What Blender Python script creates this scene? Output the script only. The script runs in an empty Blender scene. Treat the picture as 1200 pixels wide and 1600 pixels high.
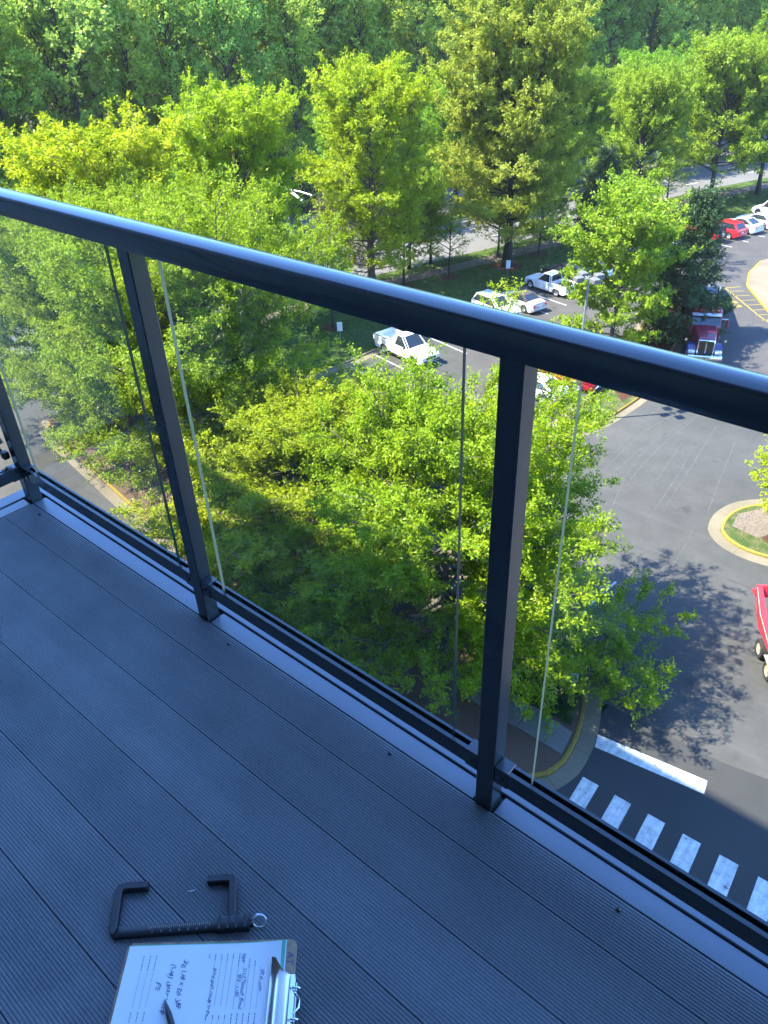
import bpy, bmesh, math, random
import numpy as np
from mathutils import Vector, Matrix

random.seed(7)
C = bpy.context.scene.collection
SC = bpy.context.scene
PI = math.pi

# ------------------------------------------------------------------ camera
DZ = 22.651                                     # balcony floor above the ground
cam_d = bpy.data.cameras.new('camera')
cam_d.sensor_fit = 'VERTICAL'
cam_d.sensor_height = 36.0
cam_d.lens = 1208.16 / 1600.0 * 36.0
cam_d.clip_start = 0.05
cam_d.clip_end = 3000
cam = bpy.data.objects.new('camera', cam_d)
C.objects.link(cam)
yaw, pitch, roll = -0.7303, -0.6061, -0.0402
fw = Vector((math.sin(yaw) * math.cos(pitch), math.cos(yaw) * math.cos(pitch), math.sin(pitch)))
rt = Vector((math.cos(yaw), -math.sin(yaw), 0))
up = rt.cross(fw)
r2 = rt * math.cos(roll) + up * math.sin(roll)
u2 = -rt * math.sin(roll) + up * math.cos(roll)
m = Matrix((r2, u2, -fw)).transposed().to_4x4()
m.translation = Vector((0, -0.8557, 24.1))
cam.matrix_world = m
SC.camera = cam

# ------------------------------------------------------------------ sky, sun, exposure
SUN_EL = math.radians(54)
SUN_AZ = math.atan2(-0.68, -0.73)                 # towards the sun, clockwise from +Y
world = bpy.data.worlds.new('World')
SC.world = world
world.use_nodes = True
wn = world.node_tree.nodes
sky = wn.new('ShaderNodeTexSky')
sky.sky_type = 'NISHITA'
sky.sun_disc = False
sky.sun_elevation = SUN_EL
sky.sun_rotation = SUN_AZ
sky.altitude = 100
sky.dust_density = 0.3
sky.ozone_density = 4.0
tint = wn.new('ShaderNodeVectorMath')           # a deep clear spring sky
tint.operation = 'MULTIPLY'
tint.inputs[1].default_value = (0.74, 1.0, 1.36)
world.node_tree.links.new(sky.outputs[0], tint.inputs[0])
world.node_tree.links.new(tint.outputs[0], wn['Background'].inputs[0])
wn['Background'].inputs[1].default_value = 0.15
sun_d = bpy.data.lights.new('sun', 'SUN')
sun_d.energy = 3.7
sun_d.angle = math.radians(0.53)
sun_d.color = (1.0, 0.94, 0.80)
sun = bpy.data.objects.new('sun', sun_d)
C.objects.link(sun)
to_sun = Vector((math.sin(SUN_AZ) * math.cos(SUN_EL), math.cos(SUN_AZ) * math.cos(SUN_EL), math.sin(SUN_EL)))
sun.rotation_euler = to_sun.to_track_quat('Z', 'Y').to_euler()
sun.location = (-30, -40, 80)
SC.view_settings.view_transform = 'Standard'
SC.view_settings.look = 'None'
SC.view_settings.exposure = 2.45
SC.view_settings.gamma = 1.0
SC.render.engine = 'CYCLES'
SC.cycles.use_denoising = True
SC.cycles.max_bounces = 6
SC.cycles.diffuse_bounces = 4
SC.cycles.glossy_bounces = 3
SC.cycles.transmission_bounces = 4
SC.cycles.transparent_max_bounces = 8
SC.cycles.sample_clamp_indirect = 6.0
SC.cycles.caustics_reflective = False
SC.cycles.caustics_refractive = False

# ------------------------------------------------------------------ materials
def new_mat(name):
    mt = bpy.data.materials.new(name)
    mt.use_nodes = True
    return mt, mt.node_tree.nodes, mt.node_tree.links, mt.node_tree.nodes['Principled BSDF']

def mat(name, col, rough=0.5, metal=0.0, var=0.0, scale=8.0, bump=0.0, bscale=None, spec=0.5, coat=0.0):
    mt, n, l, b = new_mat(name)
    b.inputs['Base Color'].default_value = (*col, 1)
    b.inputs['Roughness'].default_value = rough
    b.inputs['Metallic'].default_value = metal
    b.inputs['Specular IOR Level'].default_value = spec
    b.inputs['Coat Weight'].default_value = coat
    b.inputs['Coat Roughness'].default_value = 0.05
    tc = n.new('ShaderNodeTexCoord')
    if var:
        nz = n.new('ShaderNodeTexNoise')
        nz.inputs['Scale'].default_value = scale
        nz.inputs['Detail'].default_value = 6
        l.new(tc.outputs['Object'], nz.inputs['Vector'])
        mp = n.new('ShaderNodeMapRange')
        mp.inputs['From Min'].default_value = 0.3
        mp.inputs['From Max'].default_value = 0.7
        mp.inputs['To Min'].default_value = 1 - var
        mp.inputs['To Max'].default_value = 1 + var
        l.new(nz.outputs['Fac'], mp.inputs['Value'])
        mx = n.new('ShaderNodeVectorMath')
        mx.operation = 'SCALE'
        mx.inputs[0].default_value = col
        l.new(mp.outputs[0], mx.inputs['Scale'])
        l.new(mx.outputs[0], b.inputs['Base Color'])
    if bump:
        nb = n.new('ShaderNodeTexNoise')
        nb.inputs['Scale'].default_value = bscale or scale * 4
        nb.inputs['Detail'].default_value = 4
        l.new(tc.outputs['Object'], nb.inputs['Vector'])
        bp = n.new('ShaderNodeBump')
        bp.inputs['Strength'].default_value = bump
        bp.inputs['Distance'].default_value = 0.02
        l.new(nb.outputs['Fac'], bp.inputs['Height'])
        l.new(bp.outputs[0], b.inputs['Normal'])
    return mt

def ramp_mat(name, cols, scale, rough=0.9, detail=8, bump=0.0, bscale=40, second=None, stretch=None):
    """noise -> colour ramp, optional second noise layer multiplied in: (scale, low, high)"""
    mt, n, l, b = new_mat(name)
    b.inputs['Roughness'].default_value = rough
    b.inputs['Specular IOR Level'].default_value = 0.25
    tc = n.new('ShaderNodeTexCoord')
    nz = n.new('ShaderNodeTexNoise')
    nz.inputs['Scale'].default_value = scale
    nz.inputs['Detail'].default_value = detail
    nz.inputs['Roughness'].default_value = 0.65
    l.new(tc.outputs['Object'], nz.inputs['Vector'])
    cr = n.new('ShaderNodeValToRGB')
    el = cr.color_ramp.elements
    el[0].position, el[0].color = cols[0][0], (*cols[0][1], 1)
    el[1].position, el[1].color = cols[-1][0], (*cols[-1][1], 1)
    for p, c in cols[1:-1]:
        e = el.new(p)
        e.color = (*c, 1)
    l.new(nz.outputs['Fac'], cr.inputs[0])
    out = cr.outputs[0]
    for s2 in (second or []):
        mpn = n.new('ShaderNodeMapping')
        mpn.inputs['Rotation'].default_value = (0, 0, s2[4] if len(s2) > 4 else 0)
        mpn.inputs['Scale'].default_value = s2[3] if len(s2) > 3 else (1, 1, 1)
        l.new(tc.outputs['Object'], mpn.inputs[0])
        n2 = n.new('ShaderNodeTexNoise')
        n2.inputs['Scale'].default_value = s2[0]
        n2.inputs['Detail'].default_value = 5
        l.new(mpn.outputs[0], n2.inputs['Vector'])
        mp = n.new('ShaderNodeMapRange')
        mp.inputs['From Min'].default_value = s2[5] if len(s2) > 5 else 0.32
        mp.inputs['From Max'].default_value = s2[6] if len(s2) > 6 else 0.68
        mp.inputs['To Min'].default_value = s2[1]
        mp.inputs['To Max'].default_value = s2[2]
        l.new(n2.outputs['Fac'], mp.inputs['Value'])
        vm = n.new('ShaderNodeVectorMath')
        vm.operation = 'SCALE'
        l.new(out, vm.inputs[0])
        l.new(mp.outputs[0], vm.inputs['Scale'])
        out = vm.outputs[0]
    l.new(out, b.inputs['Base Color'])
    if bump:
        nb = n.new('ShaderNodeTexNoise')
        nb.inputs['Scale'].default_value = bscale
        nb.inputs['Detail'].default_value = 4
        l.new(tc.outputs['Object'], nb.inputs['Vector'])
        bp = n.new('ShaderNodeBump')
        bp.inputs['Strength'].default_value = bump
        bp.inputs['Distance'].default_value = 0.03
        l.new(nb.outputs['Fac'], bp.inputs['Height'])
        l.new(bp.outputs[0], b.inputs['Normal'])
    return mt

def leaf_mat(name, dark, mid, light, trans=0.38):
    mt = bpy.data.materials.new(name)
    mt.use_nodes = True
    n, l = mt.node_tree.nodes, mt.node_tree.links
    n.clear()
    out = n.new('ShaderNodeOutputMaterial')
    at = n.new('ShaderNodeAttribute')
    at.attribute_name = 'leafv'
    oi = n.new('ShaderNodeObjectInfo')
    cr = n.new('ShaderNodeValToRGB')
    el = cr.color_ramp.elements
    el[0].position, el[0].color = 0.0, (*dark, 1)
    el[1].position, el[1].color = 1.0, (*light, 1)
    e = el.new(0.5)
    e.color = (*mid, 1)
    l.new(at.outputs['Fac'], cr.inputs[0])
    hs = n.new('ShaderNodeHueSaturation')
    mp = n.new('ShaderNodeMapRange')
    mp.inputs['To Min'].default_value = 0.485
    mp.inputs['To Max'].default_value = 0.515
    l.new(oi.outputs['Random'], mp.inputs['Value'])
    l.new(mp.outputs[0], hs.inputs['Hue'])
    l.new(cr.outputs[0], hs.inputs['Color'])
    df = n.new('ShaderNodeBsdfDiffuse')
    tr = n.new('ShaderNodeBsdfTranslucent')
    gl = n.new('ShaderNodeBsdfGlossy')
    gl.inputs['Roughness'].default_value = 0.45
    gl.inputs['Color'].default_value = (0.8, 0.85, 0.8, 1)
    m1 = n.new('ShaderNodeMixShader')
    m1.inputs[0].default_value = trans
    m2 = n.new('ShaderNodeMixShader')
    m2.inputs[0].default_value = 0.014
    l.new(hs.outputs[0], df.inputs[0])
    l.new(hs.outputs[0], tr.inputs[0])
    l.new(df.outputs[0], m1.inputs[1])
    l.new(tr.outputs[0], m1.inputs[2])
    l.new(m1.outputs[0], m2.inputs[1])
    l.new(gl.outputs[0], m2.inputs[2])
    l.new(m2.outputs[0], out.inputs[0])
    return mt

M = {}
M['rail'] = mat('rail_paint', (0.027, 0.035, 0.038), 0.26, 0.0, 0.08, 14, spec=0.6, coat=0.35)
M['rail_dark'] = mat('rail_inside', (0.012, 0.014, 0.016), 0.5)
M['trim'] = mat('trim_paint', (0.15, 0.165, 0.185), 0.3, 0.0, 0.06, 6, 0.03, 200)
def deck_mat():
    mt, n, l, b = new_mat('deck_composite')
    b.inputs['Roughness'].default_value = 0.6
    tc = n.new('ShaderNodeTexCoord')
    oi = n.new('ShaderNodeObjectInfo')
    def fac(scale, lo, hi, stretch, f0=0.35, f1=0.7):
        mp_ = n.new('ShaderNodeMapping')
        mp_.inputs['Scale'].default_value = stretch
        l.new(tc.outputs['Object'], mp_.inputs[0])
        nz = n.new('ShaderNodeTexNoise')
        nz.inputs['Scale'].default_value = scale
        nz.inputs['Detail'].default_value = 7
        nz.inputs['Roughness'].default_value = 0.6
        l.new(mp_.outputs[0], nz.inputs['Vector'])
        mr = n.new('ShaderNodeMapRange')
        mr.inputs['From Min'].default_value = f0
        mr.inputs['From Max'].default_value = f1
        mr.inputs['To Min'].default_value = lo
        mr.inputs['To Max'].default_value = hi
        l.new(nz.outputs['Fac'], mr.inputs['Value'])
        return mr.outputs[0]
    rnd_ = n.new('ShaderNodeMapRange')
    rnd_.inputs['To Min'].default_value = 0.90
    rnd_.inputs['To Max'].default_value = 1.10
    l.new(oi.outputs['Random'], rnd_.inputs['Value'])
    out = None
    for f_ in (rnd_.outputs[0], fac(1.6, 0.86, 1.16, (1, 1, 1)), fac(7, 0.88, 1.12, (0.08, 1.4, 1)), fac(120, 0.9, 1.12, (1, 1, 1)), fac(3.1, 1.0, 1.35, (1, 1, 1), 0.60, 0.78)):
        if out is None: out = f_
        else:
            m_ = n.new('ShaderNodeMath')
            m_.operation = 'MULTIPLY'
            l.new(out, m_.inputs[0]); l.new(f_, m_.inputs[1])
            out = m_.outputs[0]
    vm = n.new('ShaderNodeVectorMath')
    vm.operation = 'SCALE'
    vm.inputs[0].default_value = (0.122, 0.132, 0.142)
    l.new(out, vm.inputs['Scale'])
    l.new(vm.outputs[0], b.inputs['Base Color'])
    l.new(fac(5, 0.45, 0.75, (1, 1, 1)), b.inputs['Roughness'])
    return mt
M['deck'] = deck_mat()
M['screw'] = mat('screw_steel', (0.08, 0.08, 0.085), 0.35, 0.8)
M['steel'] = mat('bright_steel', (0.75, 0.76, 0.78), 0.14, 1.0)
M['paper'] = mat('paper_white', (0.82, 0.83, 0.84), 0.7, 0.0, 0.02, 20)
M['paper_green'] = mat('paper_green', (0.12, 0.55, 0.38), 0.7)
M['hardboard'] = mat('hardboard_brown', (0.36, 0.24, 0.15), 0.6, 0.0, 0.25, 60)
M['ink'] = mat('ink_blueblack', (0.07, 0.09, 0.22), 0.6)
M['print'] = mat('print_grey', (0.12, 0.13, 0.18), 0.7)
M['black_plastic'] = mat('black_plastic', (0.013, 0.013, 0.016), 0.42, 0.0, 0.1, 60)
M['white_print'] = mat('white_print', (0.45, 0.45, 0.45), 0.6)
M['pane_edge'] = mat('pane_edge_green', (0.02, 0.05, 0.045), 0.15)
M['pane_edge_lit'] = mat('pane_edge_lit', (0.46, 0.42, 0.24), 0.5)  # light scattered in the glass edge, put into the colour as pale cream
M['wall'] = mat('wall_precast', (0.20, 0.215, 0.22), 0.85, 0.0, 0.08, 3, 0.2, 60)
M['soffit'] = mat('soffit_white', (0.30, 0.30, 0.30), 0.8, 0.0, 0.04, 3)
M['win'] = mat('window_dark', (0.02, 0.025, 0.03), 0.06)

def glass_mat():
    mt = bpy.data.materials.new('rail_glass')
    mt.use_nodes = True
    n, l = mt.node_tree.nodes, mt.node_tree.links
    n.clear()
    out = n.new('ShaderNodeOutputMaterial')
    t = n.new('ShaderNodeBsdfTransparent')
    t.inputs[0].default_value = (0.955, 0.975, 0.96, 1)
    gq = n.new('ShaderNodeBsdfGlossy')
    gq.inputs['Roughness'].default_value = 0.0
    lw = n.new('ShaderNodeLayerWeight')
    lw.inputs[0].default_value = 0.5
    pw = n.new('ShaderNodeMath')
    pw.operation = 'POWER'
    pw.inputs[1].default_value = 5.0
    l.new(lw.outputs['Facing'], pw.inputs[0])
    fr = n.new('ShaderNodeMath')
    fr.operation = 'MULTIPLY_ADD'
    fr.inputs[1].default_value = 0.9
    fr.inputs[2].default_value = 0.014
    l.new(pw.outputs[0], fr.inputs[0])
    mx = n.new('ShaderNodeMixShader')
    l.new(fr.outputs[0], mx.inputs[0])
    l.new(t.outputs[0], mx.inputs[1])
    l.new(gq.outputs[0], mx.inputs[2])
    # a thin film of dust and wiped smears
    tc = n.new('ShaderNodeTexCoord')
    nz = n.new('ShaderNodeTexNoise')
    nz.inputs['Scale'].default_value = 2.6
    nz.inputs['Detail'].default_value = 3
    l.new(tc.outputs['Object'], nz.inputs['Vector'])
    mp = n.new('ShaderNodeMapRange')
    mp.inputs['From Min'].default_value = 0.45
    mp.inputs['From Max'].default_value = 0.8
    mp.inputs['To Min'].default_value = 0.001
    mp.inputs['To Max'].default_value = 0.014
    l.new(nz.outputs['Fac'], mp.inputs['Value'])
    df = n.new('ShaderNodeBsdfDiffuse')
    df.inputs[0].default_value = (0.7, 0.72, 0.7, 1)
    m2 = n.new('ShaderNodeMixShader')
    l.new(mp.outputs[0], m2.inputs[0])
    l.new(mx.outputs[0], m2.inputs[1])
    l.new(df.outputs[0], m2.inputs[2])
    l.new(m2.outputs[0], out.inputs[0])
    return mt
M['glass'] = glass_mat()

M['asphalt'] = ramp_mat('asphalt', [(0.25, (0.050, 0.048, 0.044)), (0.5, (0.068, 0.065, 0.060)), (0.75, (0.097, 0.093, 0.085))], 55, 0.9, 4, 0.25, 70,
                        second=[(0.09, 0.80, 1.16), (0.8, 0.90, 1.10), (0.9, 0.99, 1.30, (0.06, 1.8, 1), -1.15, 0.62, 0.80), (1.3, 0.99, 1.22, (0.09, 2.3, 1), -0.85, 0.64, 0.82), (0.7, 0.62, 1.0, (1, 1, 1), 0, 0.24, 0.36), (4.0, 0.94, 1.06)])
M['road'] = ramp_mat('road_asphalt', [(0.25, (0.10, 0.098, 0.094)), (0.75, (0.15, 0.147, 0.142))], 20, 0.9, 4, second=[(0.1, 0.85, 1.1)])
M['newasphalt'] = ramp_mat('new_asphalt', [(0.25, (0.032, 0.032, 0.031)), (0.75, (0.055, 0.054, 0.052))], 60, 0.9, 4, 0.2, 70, second=[(0.4, 0.9, 1.1)])
M['scuff'] = mat('tyre_scuff_pale', (0.080, 0.077, 0.071), 0.9, 0.0, 0.25, 3)
M['sealant'] = mat('crack_sealant', (0.035, 0.035, 0.036), 0.7, 0.0, 0.2, 8)
M['concrete'] = ramp_mat('concrete_tan', [(0.25, (0.15, 0.122, 0.082)), (0.75, (0.215, 0.178, 0.122))], 14, 0.9, 6, 0.1, 60, second=[(0.5, 0.85, 1.08)])
M['concrete_grey'] = ramp_mat('concrete_grey', [(0.25, (0.13, 0.122, 0.105)), (0.75, (0.20, 0.19, 0.165))], 14, 0.9, 6, 0.1, 60, second=[(0.7, 0.8, 1.1)])
M['path'] = ramp_mat('path_pinkish', [(0.25, (0.15, 0.115, 0.09)), (0.75, (0.20, 0.155, 0.122))], 6, 0.9, 6, second=[(0.3, 0.9, 1.08)])
M['yellow'] = ramp_mat('kerb_yellow', [(0.30, (0.15, 0.12, 0.07)), (0.44, (0.22, 0.145, 0.022)), (0.8, (0.28, 0.19, 0.03))], 7, 0.7, 8, 0.1, 60)
M['line_yellow'] = ramp_mat('line_yellow', [(0.3, (0.14, 0.12, 0.07)), (0.44, (0.24, 0.19, 0.03)), (0.8, (0.30, 0.24, 0.04))], 5, 0.7, 8)
M['line_white'] = ramp_mat('line_white', [(0.30, (0.16, 0.16, 0.16)), (0.37, (0.50, 0.50, 0.49)), (0.55, (0.66, 0.66, 0.64)), (0.8, (0.76, 0.76, 0.74))], 3.5, 0.7, 12, second=[(30, 0.8, 1.1), (1.0, 0.70, 1.05, (6, 0.6, 1), 0.05)])
M['grass'] = ramp_mat('grass', [(0.25, (0.022, 0.045, 0.009)), (0.5, (0.042, 0.078, 0.012)), (0.75, (0.085, 0.115, 0.028))], 1.2, 0.95, 10, 0.5, 25, second=[(9, 0.7, 1.3)])
M['grass_dry'] = ramp_mat('grass_patchy', [(0.28, (0.03, 0.06, 0.012)), (0.45, (0.06, 0.085, 0.02)), (0.6, (0.12, 0.105, 0.048)), (0.8, (0.15, 0.125, 0.07))], 1.6, 0.95, 10, 0.5, 25)
M['blade'] = leaf_mat('grass_blade', (0.035, 0.07, 0.010), (0.07, 0.12, 0.015), (0.14, 0.17, 0.035), 0.3)
M['mulch'] = ramp_mat('mulch_red', [(0.3, (0.045, 0.018, 0.012)), (0.7, (0.115, 0.046, 0.030))], 22, 0.95, 6, 0.8, 40)
M['mulch_brown'] = ramp_mat('mulch_brown', [(0.3, (0.06, 0.038, 0.025)), (0.7, (0.16, 0.105, 0.07))], 22, 0.95, 6, 0.8, 40)
M['litter'] = ramp_mat('leaf_litter', [(0.3, (0.035, 0.04, 0.015)), (0.5, (0.09, 0.07, 0.035)), (0.75, (0.17, 0.12, 0.065))], 1.5, 0.95, 8, 0.5, 12)
M['bark'] = mat('bark', (0.10, 0.082, 0.066), 0.9, 0.0, 0.35, 6, 0.8, 18)
M['bark_dark'] = mat('bark_dark', (0.03, 0.025, 0.021), 0.9, 0.0, 0.35, 6, 0.6, 14)
M['leaf_oak'] = leaf_mat('leaf_oak', (0.15, 0.23, 0.008), (0.26, 0.36, 0.008), (0.41, 0.49, 0.012), 0.48)
M['leaf_elm'] = leaf_mat('leaf_elm', (0.15, 0.24, 0.010), (0.25, 0.36, 0.014), (0.39, 0.48, 0.03), 0.48)
M['leaf_lime'] = leaf_mat('leaf_lime', (0.21, 0.29, 0.008), (0.34, 0.43, 0.008), (0.48, 0.53, 0.015), 0.48)
M['leaf_olive'] = leaf_mat('leaf_olive', (0.18, 0.24, 0.016), (0.30, 0.37, 0.030), (0.44, 0.44, 0.06), 0.48)
M['leaf_fresh'] = leaf_mat('leaf_fresh', (0.125, 0.24, 0.014), (0.225, 0.37, 0.018), (0.36, 0.49, 0.03), 0.48)
M['leaf_wood'] = leaf_mat('leaf_wood', (0.19, 0.32, 0.045), (0.32, 0.48, 0.07), (0.46, 0.60, 0.11), 0.55)
M['leaf_wood2'] = leaf_mat('leaf_wood_yellower', (0.23, 0.35, 0.04), (0.37, 0.50, 0.06), (0.51, 0.61, 0.09), 0.55)
M['leaf_conifer'] = leaf_mat('leaf_conifer', (0.028, 0.06, 0.022), (0.055, 0.10, 0.035), (0.13, 0.17, 0.06), 0.2)
M['leaf_pine'] = leaf_mat('leaf_pine', (0.06, 0.075, 0.04), (0.13, 0.13, 0.075), (0.24, 0.20, 0.13), 0.25)
M['leaf_bud'] = leaf_mat('leaf_bud_brown', (0.16, 0.12, 0.05), (0.28, 0.19, 0.09), (0.36, 0.27, 0.14), 0.3)

def paint(name, col, metal=0.0):
    return mat(name, col, 0.28, metal, 0.02, 4, coat=0.6)
M['white'] = paint('paint_white', (0.78, 0.78, 0.77))
M['silver'] = paint('paint_silver', (0.56, 0.58, 0.60), 0.35)
M['red'] = paint('paint_red', (0.60, 0.018, 0.025))
M['maroon'] = paint('paint_maroon', (0.26, 0.012, 0.018))
M['semi_red'] = paint('paint_semi_red', (0.17, 0.010, 0.028))
M['semi_blue'] = paint('paint_semi_blue', (0.015, 0.035, 0.14))
M['dark'] = paint('paint_dark', (0.018, 0.022, 0.03))
M['loader_red'] = mat('loader_red', (0.62, 0.03, 0.045), 0.4, 0.0, 0.1, 5)
M['cream'] = mat('wheel_cream', (0.30, 0.27, 0.20), 0.5, 0.0, 0.08, 6)
M['carglass'] = mat('car_glass', (0.018, 0.024, 0.028), 0.04, spec=0.8)
M['tyre'] = mat('tyre_rubber', (0.022, 0.022, 0.022), 0.85, 0.0, 0.15, 20)
M['rim'] = mat('rim_alloy', (0.55, 0.55, 0.55), 0.35, 0.7)
M['rim_dark'] = mat('rim_dark', (0.10, 0.10, 0.10), 0.4, 0.6)
M['trim_black'] = mat('trim_black', (0.02, 0.02, 0.022), 0.55)
M['lamp_clear'] = mat('lamp_clear', (0.7, 0.72, 0.74), 0.12, 0.3)
M['lamp_red'] = mat('lamp_red', (0.45, 0.01, 0.01), 0.2)
M['amber'] = mat('lamp_amber', (0.8, 0.3, 0.02), 0.25)
M['softtop'] = mat('soft_top_taupe', (0.055, 0.048, 0.042), 0.9, 0.0, 0.1, 20)
M['greytop'] = mat('hard_top_grey', (0.035, 0.037, 0.042), 0.6)
M['chrome'] = mat('chrome', (0.8, 0.8, 0.8), 0.1, 1.0)
M['grille'] = mat('grille_dark', (0.045, 0.04, 0.03), 0.45, 0.4)
M['trailer'] = mat('trailer_grey', (0.10, 0.105, 0.11), 0.55, 0.1, 0.1, 3)
M['pole'] = mat('pole_grey', (0.23, 0.25, 0.26), 0.5, 0.3)
M['lampbox'] = mat('lamp_box', (0.13, 0.127, 0.12), 0.5)
M['sign_white'] = mat('sign_white', (0.75, 0.75, 0.74), 0.5)
M['sign_blue'] = mat('sign_blue', (0.05, 0.12, 0.22), 0.5)
M['lampwhite'] = mat('lamp_arm_white', (0.8, 0.8, 0.8), 0.4)
M['plate'] = mat('licence_plate', (0.6, 0.62, 0.65), 0.5)

def haze_mat():
    mt = bpy.data.materials.new('haze')
    mt.use_nodes = True
    n, l = mt.node_tree.nodes, mt.node_tree.links
    n.clear()
    out = n.new('ShaderNodeOutputMaterial')
    pv = n.new('ShaderNodeVolumePrincipled')
    pv.inputs['Color'].default_value = (0.95, 0.97, 0.95, 1)
    pv.inputs['Density'].default_value = 0.00017
    pv.inputs['Anisotropy'].default_value = 0.2
    l.new(pv.outputs[0], out.inputs['Volume'])
    return mt
M['haze'] = haze_mat()

# ------------------------------------------------------------------ helpers
def tag(o, label=None, cat=None, group=None, kind=None):
    if label: o['label'] = label
    if cat: o['category'] = cat
    if group: o['group'] = group
    if kind: o['kind'] = kind
    return o

def empty(name, loc=(0, 0, 0), rz=0.0):
    o = bpy.data.objects.new(name, None)
    o.empty_display_size = 0.2
    C.objects.link(o)
    o.location = loc
    o.rotation_euler = (0, 0, rz)
    return o

def link(name, me, parent=None, loc=None, rot=None, scl=None):
    o = bpy.data.objects.new(name, me)
    C.objects.link(o)
    if parent: o.parent = parent
    if loc is not None: o.location = loc
    if rot is not None: o.rotation_euler = rot
    if scl is not None: o.scale = scl
    return o

class MB:
    """collects shapes that become ONE mesh"""
    def __init__(s):
        s.v, s.f, s.mi = [], [], []
    def add(s, vs, fs, mi=0):
        k = len(s.v)
        s.v += [tuple(q) for q in vs]
        s.f += [tuple(i + k for i in f) for f in fs]
        s.mi += [mi] * len(fs)
        return s
    def box(s, c, d, rz=0.0, bev=0.0, mi=0):
        hx, hy, hz = d[0] / 2, d[1] / 2, d[2] / 2
        if bev <= 0:
            pts = [(x, y, z) for z in (-hz, hz) for x, y in ((-hx, -hy), (hx, -hy), (hx, hy), (-hx, hy))]
            fs = [(3, 2, 1, 0), (4, 5, 6, 7), (0, 1, 5, 4), (1, 2, 6, 5), (2, 3, 7, 6), (3, 0, 4, 7)]
        else:
            b = min(bev, hx * .9, hy * .9, hz * .9)
            ring = [(-hx + b, -hy), (hx - b, -hy), (hx, -hy + b), (hx, hy - b), (hx - b, hy), (-hx + b, hy), (-hx, hy - b), (-hx, -hy + b)]
            inr = [(x * (hx - b * .7) / hx, y * (hy - b * .7) / hy) for x, y in ring]
            lv = [(inr, -hz), (ring, -hz + b), (ring, hz - b), (inr, hz)]
            pts = [(x, y, z) for r, z in lv for x, y in r]
            fs = [tuple(range(7, -1, -1)), tuple(range(24, 32))]
            for k in range(3):
                for i in range(8):
                    j = (i + 1) % 8
                    fs.append((k * 8 + i, k * 8 + j, k * 8 + 8 + j, k * 8 + 8 + i))
        ca, sa = math.cos(rz), math.sin(rz)
        return s.add([(c[0] + x * ca - y * sa, c[1] + x * sa + y * ca, c[2] + z) for x, y, z in pts], fs, mi)
    def tube(s, pts, rad, n=8, caps=True, mi=0):
        pts = [Vector(q) for q in pts]
        if not hasattr(rad, '__len__'): rad = [rad] * len(pts)
        vs, fs = [], []
        ref = None
        for i, q in enumerate(pts):
            d = (pts[min(i + 1, len(pts) - 1)] - pts[max(i - 1, 0)]).normalized()
            if ref is None:
                ref = Vector((0, 0, 1)) if abs(d.z) < .9 else Vector((1, 0, 0))
            a = d.cross(ref)
            if a.length < 1e-6: a = d.orthogonal()
            a.normalize()
            b = d.cross(a).normalized()
            for k in range(n):
                t = 2 * PI * k / n
                vs.append(q + a * (math.cos(t) * rad[i]) + b * (math.sin(t) * rad[i]))
        for i in range(len(pts) - 1):
            for k in range(n):
                j = (k + 1) % n
                fs.append((i * n + k, i * n + j, i * n + n + j, i * n + n + k))
        if caps:
            fs.append(tuple(range(n - 1, -1, -1)))
            e = (len(pts) - 1) * n
            fs.append(tuple(range(e, e + n)))
        return s.add(vs, fs, mi)
    def prism(s, outline, z0, z1, mi=0):
        """vertical prism of a convex or simple outline (xy list, ccw)"""
        n = len(outline)
        vs = [(x, y, z0) for x, y in outline] + [(x, y, z1) for x, y in outline]
        fs = [tuple(range(n - 1, -1, -1)), tuple(range(n, 2 * n))]
        fs += [(i, (i + 1) % n, n + (i + 1) % n, n + i) for i in range(n)]
        return s.add(vs, fs, mi)
    def side(s, outline, y0, y1, mi=0):
        """prism of an xz outline between two y"""
        n = len(outline)
        vs = [(x, y0, z) for x, z in outline] + [(x, y1, z) for x, z in outline]
        fs = [tuple(range(n)), tuple(range(2 * n - 1, n - 1, -1))]
        fs += [(i, n + i, n + (i + 1) % n, (i + 1) % n) for i in range(n)]
        return s.add(vs, fs, mi)
    def loft(s, rings, closed=True, caps=True, mi=0):
        n = len(rings[0])
        vs = [q for r in rings for q in r]
        fs = []
        for i in range(len(rings) - 1):
            for k in range(n if closed else n - 1):
                j = (k + 1) % n
                fs.append((i * n + k, i * n + j, i * n + n + j, i * n + n + k))
        if caps:
            fs.append(tuple(range(n - 1, -1, -1)))
            e = (len(rings) - 1) * n
            fs.append(tuple(range(e, e + n)))
        return s.add(vs, fs, mi)
    def mesh(s, name, mats, smooth=False, angle=None):
        me = bpy.data.meshes.new(name)
        me.from_pydata(s.v, [], s.f)
        for mm in (mats if isinstance(mats, (list, tuple)) else [mats]):
            me.materials.append(M[mm] if isinstance(mm, str) else mm)
        if any(s.mi): me.polygons.foreach_set('material_index', s.mi)
        bm = bmesh.new()
        bm.from_mesh(me)
        bmesh.ops.recalc_face_normals(bm, faces=bm.faces)
        bm.to_mesh(me)
        bm.free()
        if smooth:
            me.shade_smooth()
            if angle: me.set_sharp_from_angle(angle=math.radians(angle))
        me.update()
        return me
    def build(s, name, mats, parent=None, smooth=False, angle=35, loc=None, rot=None):
        return link(name, s.mesh(name, mats, smooth, angle), parent, loc, rot)

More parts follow.
